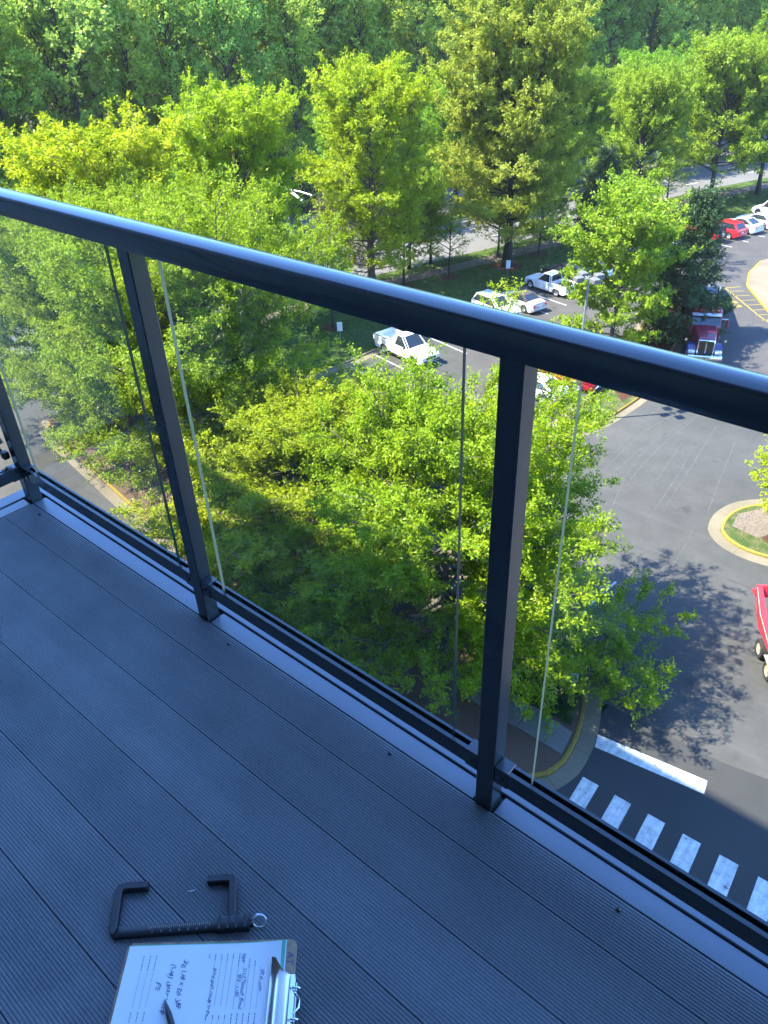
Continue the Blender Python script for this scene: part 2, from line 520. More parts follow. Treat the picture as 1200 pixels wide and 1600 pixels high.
def sheet(name, pts, z, mt, parent=None, kind='structure'):
    """flat polygon, triangulated"""
    bm = bmesh.new()
    vs = [bm.verts.new((x, y, z)) for x, y in pts]
    bm.faces.new(vs)
    bmesh.ops.triangulate(bm, faces=bm.faces[:])
    bmesh.ops.recalc_face_normals(bm, faces=bm.faces)
    if bm.faces[:] and sum(f.normal.z for f in bm.faces) < 0:
        bmesh.ops.reverse_faces(bm, faces=bm.faces[:])
    me = bpy.data.meshes.new(name)
    bm.to_mesh(me)
    bm.free()
    me.materials.append(M[mt])
    o = link(name, me, parent)
    if not parent: o['kind'] = kind
    return o

def smooth_path(pts, n=6, closed=False):
    """Catmull-Rom"""
    P = [np.array(q, float) for q in pts]
    out = []
    N = len(P)
    rng = range(N) if closed else range(N - 1)
    for i in rng:
        p0 = P[(i - 1) % N] if closed or i > 0 else P[0]
        p1, p2 = P[i], P[(i + 1) % N]
        p3 = P[(i + 2) % N] if closed or i + 2 < N else P[-1]
        for k in range(n):
            t = k / n
            out.append(0.5 * ((2 * p1) + (-p0 + p2) * t + (2 * p0 - 5 * p1 + 4 * p2 - p3) * t * t + (-p0 + 3 * p1 - 3 * p2 + p3) * t ** 3))
    if not closed: out.append(P[-1])
    return [tuple(q) for q in out]

def resample(pts, step, closed=False):
    P = np.array(pts + ([pts[0]] if closed else []), float)
    d = np.r_[0, np.cumsum(np.linalg.norm(np.diff(P, axis=0), axis=1))]
    n = max(2, int(round(d[-1] / step)) + 1)
    t = np.linspace(0, d[-1], n)
    q = np.c_[np.interp(t, d, P[:, 0]), np.interp(t, d, P[:, 1])]
    return q[:-1] if closed else q

def offset(pts, d, closed=False):
    """shift a path to its left by d"""
    P = np.array(pts, float)
    if closed: T = np.roll(P, -1, 0) - np.roll(P, 1, 0)
    else: T = np.gradient(P, axis=0)
    T /= np.linalg.norm(T, axis=1)[:, None] + 1e-9
    return P + np.c_[-T[:, 1], T[:, 0]] * d

def kerb(name, path, closed, a, b, z0, z1, mt, label_piece, step=3.0, gap=0.012, sub=4, bev=0.02):
    """row of cast kerb lengths between left-offsets a and b of a path; every length a piece"""
    root = empty(name)
    root['kind'] = 'structure'
    q = resample(list(map(tuple, path)), step / sub, closed)
    if closed:      # whole number of lengths round the loop
        P_ = np.array(list(map(tuple, path)) + [tuple(path[0])], float)
        tot = np.linalg.norm(np.diff(P_, axis=0), axis=1).sum()
        q = resample(list(map(tuple, path)), tot / (sub * max(3, round(tot / step))), True)
        q = q[:len(q) // sub * sub]
    A, B = offset(q, a, closed), offset(q, b, closed)
    n = len(q)
    segs = range(0, n if closed else n - 1, sub)
    for s0 in segs:
        idx = [(i % n if closed else min(i, n - 1)) for i in range(s0, s0 + sub + 1)]
        if not closed and idx[0] == idx[-1]: continue
        rings = []
        for c, i in enumerate(idx):
            pa, pb = A[i].copy(), B[i].copy()
            if c in (0, sub):
                j = idx[1] if c == 0 else idx[-2]
                da = A[j] - pa
                L = np.linalg.norm(da)
                if L > 1e-6:
                    pa += da / L * gap / 2
                    db = B[j] - pb
                    pb += db / (np.linalg.norm(db) + 1e-9) * gap / 2
            u = (pb - pa) / (np.linalg.norm(pb - pa) + 1e-9) * bev
            rings.append([(*pa, z0), (*pb, z0), (*pb, z1 - bev), (*(pb - u), z1), (*(pa + u), z1), (*pa, z1 - bev)])
        MB().loft(rings).build(label_piece, mt, root)
    return root

# ------------------------------------------------------------------ ground, lot, road
sheet('ground', [(-1500, -600), (900, -600), (900, 1800), (-1500, 1800)], -0.03, 'grass')
curbP = [(-62, 23.5), (-52, 24.5), (-46, 26.8), (-41.6, 31.0), (-39.0, 35), (-38.3, 38), (-38.1, 41), (-37.6, 50), (-36.9, 60),
         (-34.9, 72), (-31.8, 84), (-28.4, 96), (-24.5, 107), (-18, 122), (-10, 136)]
curb = smooth_path(curbP, 6)
lot = sheet('parking_lot', [(-140, -1.4)] + [(70, -1.4), (70, 136)] + list(reversed(curb)) + [(-140, 23.5)], 0.0, 'asphalt')
# grass verge between the lot and the street, raised to kerb height
roadP = [(-56, 14), (-54.5, 28), (-53, 38), (-52, 45), (-50.8, 53), (-48.3, 61), (-46, 69), (-42.7, 81), (-40.2, 97), (-35, 113), (-28, 130), (-18, 150)]
roadE = smooth_path(roadP, 6)
kin = offset(curb, 0.15)
kin = [tuple(q) for q in kin]
k0 = [q for q in kin if q[0] > -54.2]
r0 = [q for q in roadE if 24.3 < q[1] < 141]
rin = [tuple(q) for q in offset(r0, -0.15)]
verge = sheet('grass_verge', k0 + list(reversed(rin)), 0.125, 'grass')
kerb('kerb', resample(curb, 1.0), False, 0.0, 0.15, -0.02, 0.15, 'concrete', 'kerb_stone', 3.0)
kerb('kerb_gutter', resample(curb, 1.0), False, -0.62, -0.012, -0.02, 0.012, 'concrete', 'gutter_slab', 3.0, bev=0.006)
kerb('road_kerb', resample(r0, 1.0), False, -0.15, 0.0, -0.02, 0.15, 'concrete_grey', 'kerb_stone', 3.0)
# the street beyond
roadF = [tuple(q) for q in offset(resample(roadE, 2.0), 25.0)]
roadN = [tuple(q) for q in resample(roadE, 2.0)]
road = sheet('road', roadN + list(reversed(roadF)), 0.004, 'road')
md0 = [tuple(q) for q in offset(resample(roadE, 2.0), 11.0)]
md1 = [tuple(q) for q in offset(resample(roadE, 2.0), 13.8)]
sheet('median', md0[8:] + list(reversed(md1[8:])), 0.14, 'grass')
kerb('median_kerb', md0[8:], False, -0.15, 0.0, -0.02, 0.155, 'concrete_grey', 'kerb_stone', 4.0)
for off in (3.7, 7.3, 17.5, 21.2):
    q = offset(resample(roadE, 1.0), off)
    for i in range(10, len(q) - 4, 12):
        a, b = q[i], q[i + 3]
        t = (b - a) / np.linalg.norm(b - a)
        nn = np.array([-t[1], t[0]]) * 0.07
        sheet('lane_dash', [tuple(a + nn), tuple(a - nn), tuple(b - nn), tuple(b + nn)], 0.008, 'line_white', road)
# walkway through the verge
wk = smooth_path([(-51.5, 26), (-50.6, 37), (-49.6, 45.3), (-47.6, 54.0), (-45.2, 61), (-42.6, 70), (-39.4, 81.5), (-37.0, 97), (-31.6, 113), (-25, 130)], 6)
wq = resample(wk, 2.0)
wl, wr = offset(wq, 0.9), offset(wq, -0.9)
walk = empty('walkway')
walk['kind'] = 'structure'
for i in range(len(wq) - 1):
    a, b, c, d = wl[i], wl[i + 1], wr[i + 1], wr[i]
    e = 0.006
    MB().prism([tuple(a + (b - a) * e), tuple(d + (c - d) * e), tuple(c - (c - d) * e), tuple(b - (b - a) * e)], 0.05, 0.142).build('paving_slab', 'path', walk)

def ln(p, q, w, mt, name, z=0.005, parent=lot):
    p, q = np.array(p, float), np.array(q, float)
    t = (q - p) / np.linalg.norm(q - p)
    nn = np.array([-t[1], t[0]]) * w / 2
    return sheet(name, [tuple(p + nn), tuple(p - nn), tuple(q - nn), tuple(q + nn)], z, mt, parent)

# stall lines along the kerb
def curb_at(y):
    xs = np.array([q[0] for q in curb]); ys = np.array([q[1] for q in curb])
    return np.interp(y, ys, xs)
vdir = np.array([0.980, -0.199])
for k in range(-2, 24):
    y0 = 40.8 + 2.72 * k
    x0 = curb_at(y0) + 0.66
    s = np.array([x0, y0])
    ln(s, s + vdir * 5.2, 0.11, 'line_white', 'stall_line')
# second, inner row of stalls (mostly under the trees) facing the planted strip
for k in range(11):
    x0 = -38.5 + 2.75 * k
    ln((x0, 22.4), (x0 + 0.35, 27.4), 0.11, 'line_white', 'stall_line')

# planted strip along the building drive (the two big oaks stand in it)
isl = smooth_path([(-46.5, 18.4), (-42.2, 17.78), (-34, 16.55), (-30.7, 16.05), (-24.7, 15.3), (-18, 14.75), (-14, 14.5), (-10, 14.55), (-8.1, 15.2), (-7.35, 16.4), (-7.45, 17.8), (-7.75, 18.9),
                   (-8.25, 20.1), (-8.9, 21.0), (-10.5, 21.4), (-14, 21.3), (-22, 21.3), (-30, 21.6), (-38, 21.9), (-44.5, 22.1), (-47.8, 21.2), (-48.3, 19.6)], 5, True)
# path runs clockwise seen from above? make it counter-clockwise so that left = inside
def area(p):
    p = np.array(p); x, y = p[:, 0], p[:, 1]
    return 0.5 * np.sum(x * np.roll(y, -1) - np.roll(x, -1) * y)
if area(isl) < 0: isl = isl[::-1]
islr = resample(isl, 0.75, True)
kerb('island_kerb', islr, True, 0.0, 0.17, -0.02, 0.15, 'yellow', 'kerb_stone', 1.8, bev=0.03)
kerb('island_gutter', islr, True, -0.62, -0.012, -0.02, 0.014, 'concrete', 'gutter_slab', 1.8, bev=0.006)
inn = [tuple(q) for q in offset(islr, 0.175, True)]
sheet('planted_strip', inn, 0.12, 'mulch_brown')
sheet('strip_grass', [(-9.9, 18.35), (-7.98, 18.35), (-8.55, 20.0), (-9.3, 20.7), (-11.5, 20.9), (-13, 20.4), (-12.6, 18.7)], 0.128, 'grass')
ramp = empty('corner_walk')
ramp['kind'] = 'structure'
for i, (x0, x1) in enumerate(((-9.6, -8.62), (-10.7, -9.62), (-11.9, -10.72))):
    xr0 = x1 if i else -7.62
    pts = [(x0, 17.0), (xr0, 16.95), (xr0 - (0.02 if i else 0.1), 18.2), (x0, 18.3)]
    if i == 0: pts = [(x0, 17.0), (-7.58, 16.95), (-7.78, 18.1), (x0, 18.3)]
    MB().prism(pts, 0.05, 0.138).build('paving_slab', 'concrete_grey', ramp)

# long island with the light pole, the bright tree and the evergreen
isl2 = smooth_path([(-19.6, 38.4), (-18.75, 40.5), (-18.35, 44), (-18.3, 47), (-19.0, 51.5), (-20.8, 58.5), (-22.9, 65), (-24.2, 66.3), (-25.2, 65), (-24.2, 60), (-22.6, 53),
                    (-21.0, 46.5), (-20.7, 42), (-20.6, 39.2)], 5, True)
if area(isl2) < 0: isl2 = isl2[::-1]
isl2r = resample(isl2, 0.75, True)
kerb('pole_island_kerb', isl2r, True, 0.0, 0.16, -0.02, 0.15, 'yellow', 'kerb_stone', 2.2, bev=0.03)
kerb('pole_island_gutter', isl2r, True, -0.55, -0.012, -0.02, 0.014, 'concrete', 'gutter_slab', 2.2, bev=0.006)
inn2 = [tuple(q) for q in offset(isl2r, 0.165, True)]
sheet('pole_island_grass', inn2, 0.12, 'grass_dry')
sheet('mulch_bed', [(-20.4, 46.2), (-18.9, 44.6), (-18.55, 47.2), (-19.3, 52), (-21.2, 58.8), (-23.2, 64.6), (-24.4, 64.0), (-22.4, 54), (-21.0, 48)], 0.128, 'mulch')

# island at the right
isl3 = smooth_path([(-8.35, 34.4), (-7.4, 33.6), (-5.9, 33.5), (-3, 34.2), (0, 35), (3, 36.2), (3.8, 38), (2.5, 39.8), (-1, 40.3), (-5, 39.3), (-7.6, 37.9), (-8.5, 36.2)], 5, True)
if area(isl3) < 0: isl3 = isl3[::-1]
isl3r = resample(isl3, 0.6, True)
kerb('round_island_kerb', isl3r, True, 0.0, 0.16, -0.02, 0.15, 'line_yellow', 'kerb_stone', 1.6, bev=0.03)
kerb('round_island_gutter', isl3r, True, -0.62, -0.012, -0.02, 0.014, 'concrete', 'gutter_slab', 1.6, bev=0.006)
inn3 = [tuple(q) for q in offset(isl3r, 0.165, True)]
sheet('round_island_grass', inn3, 0.12, 'grass_dry')
sheet('round_island_mulch', [(-6.5, 34.9), (-5.2, 33.95), (-2, 34.8), (1.5, 36), (2.5, 38.2), (-1, 39.6), (-4.5, 38.6), (-5.6, 36.8)], 0.126, 'mulch')
sheet('round_island_path', [(-8.0, 35.0), (-6.6, 34.75), (-4.9, 38.75), (-7.2, 37.75), (-8.15, 36.3)], 0.132, 'path')

# concrete plaza and yellow hatching at the far right
plaza = sheet('plaza', [(-20.6, 72.3), (-15.9, 65.4), (-10, 58), (40, 58), (40, 100), (-12, 100), (-20.5, 84), (-22.0, 80), (-21.7, 76)], 0.10, 'concrete')
kerb('plaza_kerb', [(-22.0, 80), (-21.7, 76), (-20.6, 72.3), (-15.9, 65.4), (-10, 58)], False, 0.0, 0.16, -0.02, 0.13, 'line_yellow', 'kerb_stone', 3.0)
sheet('plaza_paving', [(-19.3, 73.6), (-16, 68.5), (0, 70), (0, 95), (-10, 95), (-20.0, 82)], 0.106, 'path')
ln((-21.9, 70.8), (-16.9, 65.4), 0.14, 'line_yellow', 'hatch_line')
ln((-16.9, 65.4), (-14.2, 63.2), 0.14, 'line_yellow', 'hatch_line')
ln((-21.9, 70.8), (-20.9, 71.9), 0.14, 'line_yellow', 'hatch_line')
for k in range(8):
    a = np.array([-21.3, 70.0]) + k * np.array([0.78, -0.86])
    ln(a, a + np.array([1.02, 0.95]) * 1.02, 0.11, 'line_yellow', 'hatch_line')
for k in range(3):      # worn yellow lettering beside the hatching
    a = np.array([-20.75, 68.6]) + k * np.array([0.62, -0.72])
    ln(a, a + np.array([0.38, -0.44]), 0.55, 'line_yellow', 'ground_lettering')

# crossing and stop line
for k in range(12):
    x0 = -6.53 + 1.228 * k
    yt = 16.67 + 0.06 * k * 0.55
    sheet('crosswalk_bar', [(x0, yt), (x0 + 0.61, yt + 0.02), (x0 + 0.83, yt - 3.05), (x0 + 0.22, yt - 3.08)], 0.010, 'line_white', lot)
sheet('stop_line', [(-7.02, 18.72), (-6.83, 18.12), (-2.9, 18.7), (-3.02, 19.3)], 0.010, 'line_white', lot)
sheet('asphalt_patch', [(-30, 3), (20, 3), (20, 24.4), (1.0, 21.2), (-3.0, 20.4), (-7.4, 20.3), (-7.0, 15), (-9, 13.7), (-30, 13.9)], 0.004, 'newasphalt', lot)

# pale tyre scuffs and dark sealed cracks on the asphalt
def ribbon(name, pts, w, mt, z, seed):
    r_ = np.random.RandomState(seed)
    q = np.array(resample(smooth_path(pts, 8), 0.35))
    q = q + np.c_[r_.normal(0, 1, len(q)).cumsum(), r_.normal(0, 1, len(q)).cumsum()] * (0.012 if mt == 'scuff' else 0.035)
    ww = w * r_.uniform(0.35, 1.2, len(q))
    T_ = np.gradient(q, axis=0); T_ /= np.linalg.norm(T_, axis=1)[:, None]
    N_ = np.c_[-T_[:, 1], T_[:, 0]] * ww[:, None] / 2
    vs = [(*p_, z) for p_ in q + N_] + [(*p_, z) for p_ in q - N_]
    n_ = len(q)
    MB().add(vs, [(i, n_ + i, n_ + i + 1, i + 1) for i in range(n_ - 1)]).build(name, mt, lot)
for i, L_ in enumerate(([(-15.9, 35.2), (-16.1, 42.0), (-15.4, 45.8)], [(-14.2, 36.2), (-14.4, 40.5), (-14.2, 45.3)], [(-16.3, 39.0), (-16.6, 43.5), (-16.5, 46.1)], [(-11.5, 34.9), (-12.1, 40.3), (-12.7, 45.3)],
                        [(-9.5, 35.6), (-10.4, 40.3), (-11.1, 44.0)], [(-11.7, 32.9), (-12.3, 38.4), (-12.8, 41.2)], [(-15.3, 36.5), (-15.1, 41.0), (-14.2, 46.5)], [(-13.0, 37.0), (-13.6, 42.0)], [(-8.8, 29.0), (-9.6, 34.0)], [(-13.7, 33.0), (-14.9, 38.5), (-14.9, 43.0)])):
    ribbon('tyre_scuff', L_, 0.055, 'scuff', 0.0045, i)
for i, L_ in enumerate(([(-7.2, 24.5), (-2.0, 26.8), (6, 28.3)], [(-12.5, 30.2), (-6.0, 30.9), (2, 30.2)], [(-17.5, 47.5), (-12, 50.3), (-4, 49)], [(-33, 44.5), (-30, 52), (-29.5, 60)], [(-14.8, 56), (-17.5, 66), (-22.5, 76)], [(-24.5, 78), (-21.5, 90)])):
    ribbon('sealed_crack', L_, 0.05, 'sealant', 0.0045, 40 + i)

# ------------------------------------------------------------------ the building behind the camera (it shades the balcony and the corner)
bld = empty('building', (0, -2.0, 0))
tag(bld, 'tan apartment building with stacked balconies behind the deck', 'building')
bm_ = MB()
bm_.box((0.5, -9.0, 19.6), (79, 18, 39.2))
bm_.build('wall', 'wall', bld)
for fl in range(12):
    z = 1.6 + fl * 3.2
    for k in range(-8, 10):
        xx = 3.5 + k * 4.0
        if abs(xx) < 5 and abs(z - (DZ + 1)) < 1.7: continue
        w_ = MB()
        w_.box((xx, 0.012, z + 0.2), (1.8, 0.03, 1.7)).build('window', 'win', bld)
MB().box((0.6, 0.015, DZ + 1.1), (2.4, 0.03, 2.15)).build('sliding_door', 'win', bld)
MB().box((0.85, 1.03, DZ + 2.86), (6.8, 2.12, 0.2)).build('upper_balcony_slab', 'soffit', bld)
MB().box((0.85, 1.03, DZ - 0.22), (6.8, 2.1, 0.3)).build('balcony_slab', 'soffit', bld)

# ------------------------------------------------------------------ balcony floor
XL, XR = -2.387, 4.2
deck = empty('balcony_floor', (0, 0, DZ))
deck['kind'] = 'structure'
edges = [0.0, -0.103, -0.254, -0.405, -0.556, -0.707, -0.858, -1.009, -1.160, -1.311, -1.462, -1.613, -1.764, -1.915]
for a, b in zip(edges[:-1], edges[1:]):
    y0, y1 = b + 0.0006, a - 0.0006
    n = max(4, int(round((y1 - y0) / 0.00625)))
    pr = [(y0, -0.022), (y0, -0.002)]
    pitch_ = (y1 - y0) / n
    for k in range(n):
        c0 = y0 + k * pitch_
        pr += [(c0 + pitch_ * .14, 0.0), (c0 + pitch_ * .60, 0.0), (c0 + pitch_ * .74, -0.0008), (c0 + pitch_ * .98, -0.0008)]
    pr += [(y1, -0.002), (y1, -0.022)]
    MB().loft([[(XL + 0.003, y, z) for y, z in pr], [(XR, y, z) for y, z in pr]]).build('deck_board', 'deck', deck)
# edge trim: inner strip, groove, outer strip, and the same along the end
PX = [(-2.428, -2.387), (-1.4744, -1.4337), (-0.5412, -0.5005), (0.392, 0.4327), (1.325, 1.366), (2.258, 2.299), (3.19, 3.231)]
PW = 0.0407
trim = empty('edge_trim', (0, 0, DZ))
trim['kind'] = 'structure'
cuts = [(a - 0.006, b + 0.006) for a, b in PX]
for i in range(len(cuts)):
    x0 = cuts[i][1] if i else XL + 0.002
    x1 = cuts[i + 1][0] if i + 1 < len(cuts) else XR
    MB().box(((x0 + x1) / 2, 0.0260, -0.006), (x1 - x0, 0.047, 0.010), bev=0.0015).build('trim_strip', 'trim', trim)
MB().box(((XL + XR) / 2 - .06, 0.0820, -0.0045), (XR - XL + .12, 0.055, 0.012), bev=0.002).build('trim_strip', 'trim', trim)
MB().box(((XL + XR) / 2, 0.04, -0.019), (XR - XL, 0.13, 0.010)).build('trim_backing', 'rail_dark', trim)
MB().box((XL - 0.026, -0.98, -0.006), (0.047, 1.95, 0.010), bev=0.0015).build('trim_strip', 'trim', trim)
MB().box((XL - 0.084, -0.94, -0.0045), (0.055, 2.0, 0.012), bev=0.002).build('trim_strip', 'trim', trim)
MB().box((XL - 0.05, -0.98, -0.019), (0.12, 1.95, 0.010)).build('trim_backing', 'rail_dark', trim)
MB().box(((XL + XR) / 2 - .06, 0.1125, -0.12), (XR - XL + .12, 0.006, 0.22)).build('fascia', 'trim', trim)
MB().box((XL - 0.1145, -0.94, -0.12), (0.006, 2.08, 0.22)).build('fascia', 'trim', trim)
for sx, sy in ((-1.32, -0.022), (-0.76, -0.02), (-2.30, -0.02), (-0.20, -0.021), (0.35, -0.02)):
    s_ = MB()
    s_.tube([(sx, sy, -0.001), (sx, sy, 0.003), (sx, sy, 0.005)], [0.0045, 0.0045, 0.0025], 10)
    s_.build('screw', 'screw', deck, True)

# ------------------------------------------------------------------ railing
rail = empty('balcony_railing', (0, 0, DZ))
tag(rail, 'charcoal metal balcony railing with clear glass panes and square posts', 'railing')
def rail_profile():
    pts = [(-0.0075, 1.013), (0.0485, 1.013)]
    pts += [(0.0495, 1.0145)]
    pts += [(0.0495, 1.050), (0.0480, 1.0545), (0.0440, 1.0585), (0.036, 1.0618), (0.0205, 1.0635), (0.005, 1.0618), (-0.003, 1.0587), (-0.0072, 1.0550), (-0.0085, 1.0500)]
    pts += [(-0.0085, 1.0145)]
    return pts
rp = rail_profile()
MB().loft([[(XL - 0.049, y, z) for y, z in rp], [(XR, y, z) for y, z in rp]]).build('top_rail', 'rail', rail, True, 50)
cy_ = 0.0205
MB().loft([[(XL - 0.0205 + (y - cy_), -0.0095, z) for y, z in rp], [(XL - 0.0205 + (y - cy_), -1.98, z) for y, z in rp]]).build('top_rail', 'rail', rail, True, 50)
def post(x0, y0):
    p = MB()
    p.box((x0 + PW / 2, y0 + PW / 2, 0.4965), (PW, PW, 1.037), bev=0.0022)
    return p.build('post', 'rail', rail, True, 30)
posts = [post(a, 0.0) for a, b in PX]
post(XL - PW, -0.95); post(XL - PW, -1.90)
def slot_rail(x0, x1, along='x', c=0.0):
    """bottom rail with an open glass channel: a U section"""
    y0, y1, z0, z1 = 0.0055, 0.0330, 0.100, 0.143
    sec = [(y0, z0), (y1, z0), (y1, z1), (0.0265, z1), (0.0255, z1 - 0.003), (0.0255, z1 - 0.02), (0.0155, z1 - 0.02), (0.0155, z1 - 0.003), (0.0145, z1), (y0, z1)]
    if along == 'x': r_ = [[(x, y, z) for y, z in sec] for x in (x0, x1)]
    else: r_ = [[(XL - PW + y, yy, z) for y, z in sec] for yy in (x0, x1)]
    return MB().loft(r_).build('bottom_rail', 'rail', rail)
def pane(a, b, along='x'):
    z0, z1, y0, y1 = 0.128, 1.012, 0.0165, 0.0245
    f = (lambda s, y, z: (s, y, z)) if along == 'x' else (lambda s, y, z: (XL - PW + y, s, z))
    vs = [f(s, y, z) for z in (z0, z1) for s, y in ((a, y0), (b, y0), (b, y1), (a, y1))]
    q = MB()
    q.add(vs, [(0, 1, 5, 4), (2, 3, 7, 6)], 0)
    q.add(vs, [(1, 2, 6, 5), (4, 5, 6, 7), (3, 2, 1, 0)], 1)
    q.add(vs, [(3, 0, 4, 7)], 2)  # this end face carries the painted edge light
    me = bpy.data.meshes.new('glass_pane')
    me.from_pydata(q.v, [], q.f)
    for mm in ('glass', 'pane_edge', 'pane_edge_lit'): me.materials.append(M[mm])
    me.polygons.foreach_set('material_index', q.mi)
    return link('glass_pane', me, rail)
def bracket(x0, x1, along='x'):
    y0, y1, z0, z1 = 0.0030, 0.0360, 0.0975, 0.1455
    q = MB()
    if along == 'x': q.box(((x0 + x1) / 2, (y0 + y1) / 2, (z0 + z1) / 2), (x1 - x0, y1 - y0, z1 - z0), bev=0.0015)
    else: q.box((XL - PW + (y0 + y1) / 2, (x0 + x1) / 2, (z0 + z1) / 2), (y1 - y0, x1 - x0, z1 - z0), bev=0.0015)
    o = q.build('rail_bracket', 'rail', rail)
    xm, zm = (x0 + x1) / 2, (z0 + z1) / 2
    s_ = MB()
    if along == 'x': s_.tube([(xm, y0 + .001, zm), (xm, y0 - 0.0015, zm), (xm, y0 - 0.003, zm)], [0.0055, 0.0055, 0.003], 12)
    else: s_.tube([(XL - PW + y1 - .001, xm, zm), (XL - PW + y1 + 0.003, xm, zm)], [0.0055, 0.004], 12)
    s_.build('screw', 'screw', o, True)
for (a0, a1), (b0, b1) in zip(PX[:-1], PX[1:]):
    slot_rail(a1 + 0.022, b0 - 0.022)
    bracket(a1 + 0.0005, a1 + 0.031)
    bracket(b0 - 0.031, b0 - 0.0005)
    pane(a1 + 0.0765, b0 - 0.0725)
for y0, y1 in ((-0.909, -0.0005), (-1.859, -0.9505)):
    slot_rail(y0 + 0.022, y1 - 0.022, 'y')
    bracket(y0, y0 + 0.031, 'y'); bracket(y1 - 0.031, y1, 'y')
    pane(y0 + 0.075, y1 - 0.075, 'y')
cl = MB()        # dark clamp on the outside of the corner post
ang = [PI * (0.15 + 1.25 * k / 10) for k in range(11)]
cl.tube([(XL - PW - 0.045 + 0.028 * math.cos(t), -0.012, 0.205 + 0.030 * math.sin(t)) for t in ang], 0.011, 8)
cl.box((XL - PW - 0.012, -0.012, 0.178), (0.024, 0.022, 0.026), bev=0.003)
cl.build('corner_clamp', 'rail_dark', rail, True)

# ------------------------------------------------------------------ things lying on the deck
def poly_wire(pts, w, name, mt, parent, z0, z1):
    """flat bar of width w following a path, mitred"""
    P = np.array(pts, float)
    T = np.gradient(P, axis=0)
    n = len(P)
    L, R = [], []
    for i in range(n):
        d0 = P[i] - P[i - 1] if i else P[1] - P[0]
        d1 = P[i + 1] - P[i] if i < n - 1 else P[-1] - P[-2]
        d0 /= np.linalg.norm(d0); d1 /= np.linalg.norm(d1)
        b = d0 + d1; b /= np.linalg.norm(b)
        nn = np.array([-b[1], b[0]]) / max(0.35, abs(np.dot(b, d1))) * w / 2
        L.append(P[i] + nn); R.append(P[i] - nn)
    rings = []
    for l_, r_ in zip(L, R):
        u_ = (r_ - l_) * 0.12
        rings.append([(*l_, z0), (*r_, z0), (*r_, z1 - .0015), (*(r_ - u_), z1), (*(l_ + u_), z1), (*l_, z1 - .0015)])
    return MB().loft(rings).build(name, mt, parent, True, 35)

gauge = empty('sliding_gauge', (-0.82, -0.58, DZ))
tag(gauge, 'black plastic sliding caliper gauge with hooked jaws lying on deck', 'gauge')
g0 = np.array([-0.82, -0.58])
def G(*pts): return [tuple(np.array(q) - g0) for q in pts]
# fixed L jaw and beam
poly_wire(G((-0.919, -0.560), (-0.949, -0.588), (-0.955, -0.597), (-0.951, -0.606), (-0.901, -0.651), (-0.8955, -0.6535), (-0.890, -0.652)), 0.0150, 'fixed_jaw', 'black_plastic', gauge, 0.0005, 0.0155)
beam = poly_wire(G((-0.893, -0.655), (-0.742, -0.510)), 0.0185, 'beam', 'black_plastic', gauge, 0.0005, 0.0115)
sl = poly_wire(G((-0.757, -0.524), (-0.713, -0.481)), 0.0250, 'slider', 'black_plastic', gauge, 0.0003, 0.0165)
for k in range(4):
    a = np.array([-0.752, -0.519]) + k * np.array([0.0112, 0.0110]) - g0
    d = np.array([0.717, -0.697])
    poly_wire([tuple(a - d * 0.0122), tuple(a + d * 0.0122)], 0.0055, 'slider_rib', 'black_plastic', sl, 0.013, 0.0178)
poly_wire(G((-0.740, -0.500), (-0.797, -0.449), (-0.803, -0.447), (-0.809, -0.451), (-0.838, -0.478)), 0.0150, 'moving_jaw', 'black_plastic', gauge, 0.0005, 0.0155)
poly_wire(G((-0.716, -0.484), (-0.708, -0.476)), 0.012, 'lug', 'black_plastic', gauge, 0.001, 0.010)
# ruler printed on the beam
bd = np.array([0.7213, 0.6926]); bn = np.array([-0.6926, 0.7213])
for k in range(31):
    a = np.array([-0.846, -0.6095]) + bd * (k * 0.0037) - g0
    h = 0.0055 if k % 10 == 0 else (0.0042 if k % 5 == 0 else 0.0028)
    a = a + bn * 0.0052
    poly_wire([tuple(a), tuple(a - bn * h)], 0.0006, 'ruler_tick', 'white_print', beam, 0.0114, 0.01185)

def text_mesh(name, body, size, origin, xdir, ydir, z, mt, parent, shear=0.0):
    cu = bpy.data.curves.new(name, 'FONT')
    cu.body = body
    cu.size = size
    cu.shear = shear
    tmp = bpy.data.objects.new(name, cu)
    C.objects.link(tmp)
    dg = bpy.context.evaluated_depsgraph_get()
    me = bpy.data.meshes.new_from_object(tmp.evaluated_get(dg))
    bpy.data.objects.remove(tmp)
    for v in me.vertices:
        x, y = v.co.x, v.co.y
        v.co = (origin[0] + xdir[0] * x + ydir[0] * y, origin[1] + xdir[1] * x + ydir[1] * y, z)
    me.materials.clear()
    me.materials.append(M[mt])
    return link(name, me, parent)
def hand_warp(me_o, size, seed):
    r_ = random.Random(seed)
    a_, b_, c_ = r_.uniform(0, 6), r_.uniform(0, 6), r_.uniform(0, 6)
    X2, Y2 = Vector((*e2, 0)), Vector((*-e1, 0))
    for v in me_o.data.vertices:
        t = v.co.dot(X2) / size
        h = v.co.dot(Y2) / size
        v.co += Y2 * size * (0.10 * math.sin(1.9 * t + a_) + 0.07 * math.sin(4.3 * t + b_)) + X2 * size * (0.09 * math.sin(3.1 * t + 2.5 * h + c_) + 0.05 * math.sin(6.7 * t + 5 * h))
    return me_o
for k in range(7):
    a = np.array([-0.843, -0.6105]) + bd * (0.0035 + k * 0.0165) - bn * 0.0040 - g0
    text_mesh('ruler_number', str(k + 1), 0.0055, a, bd, bn, 0.0118, 'white_print', beam)

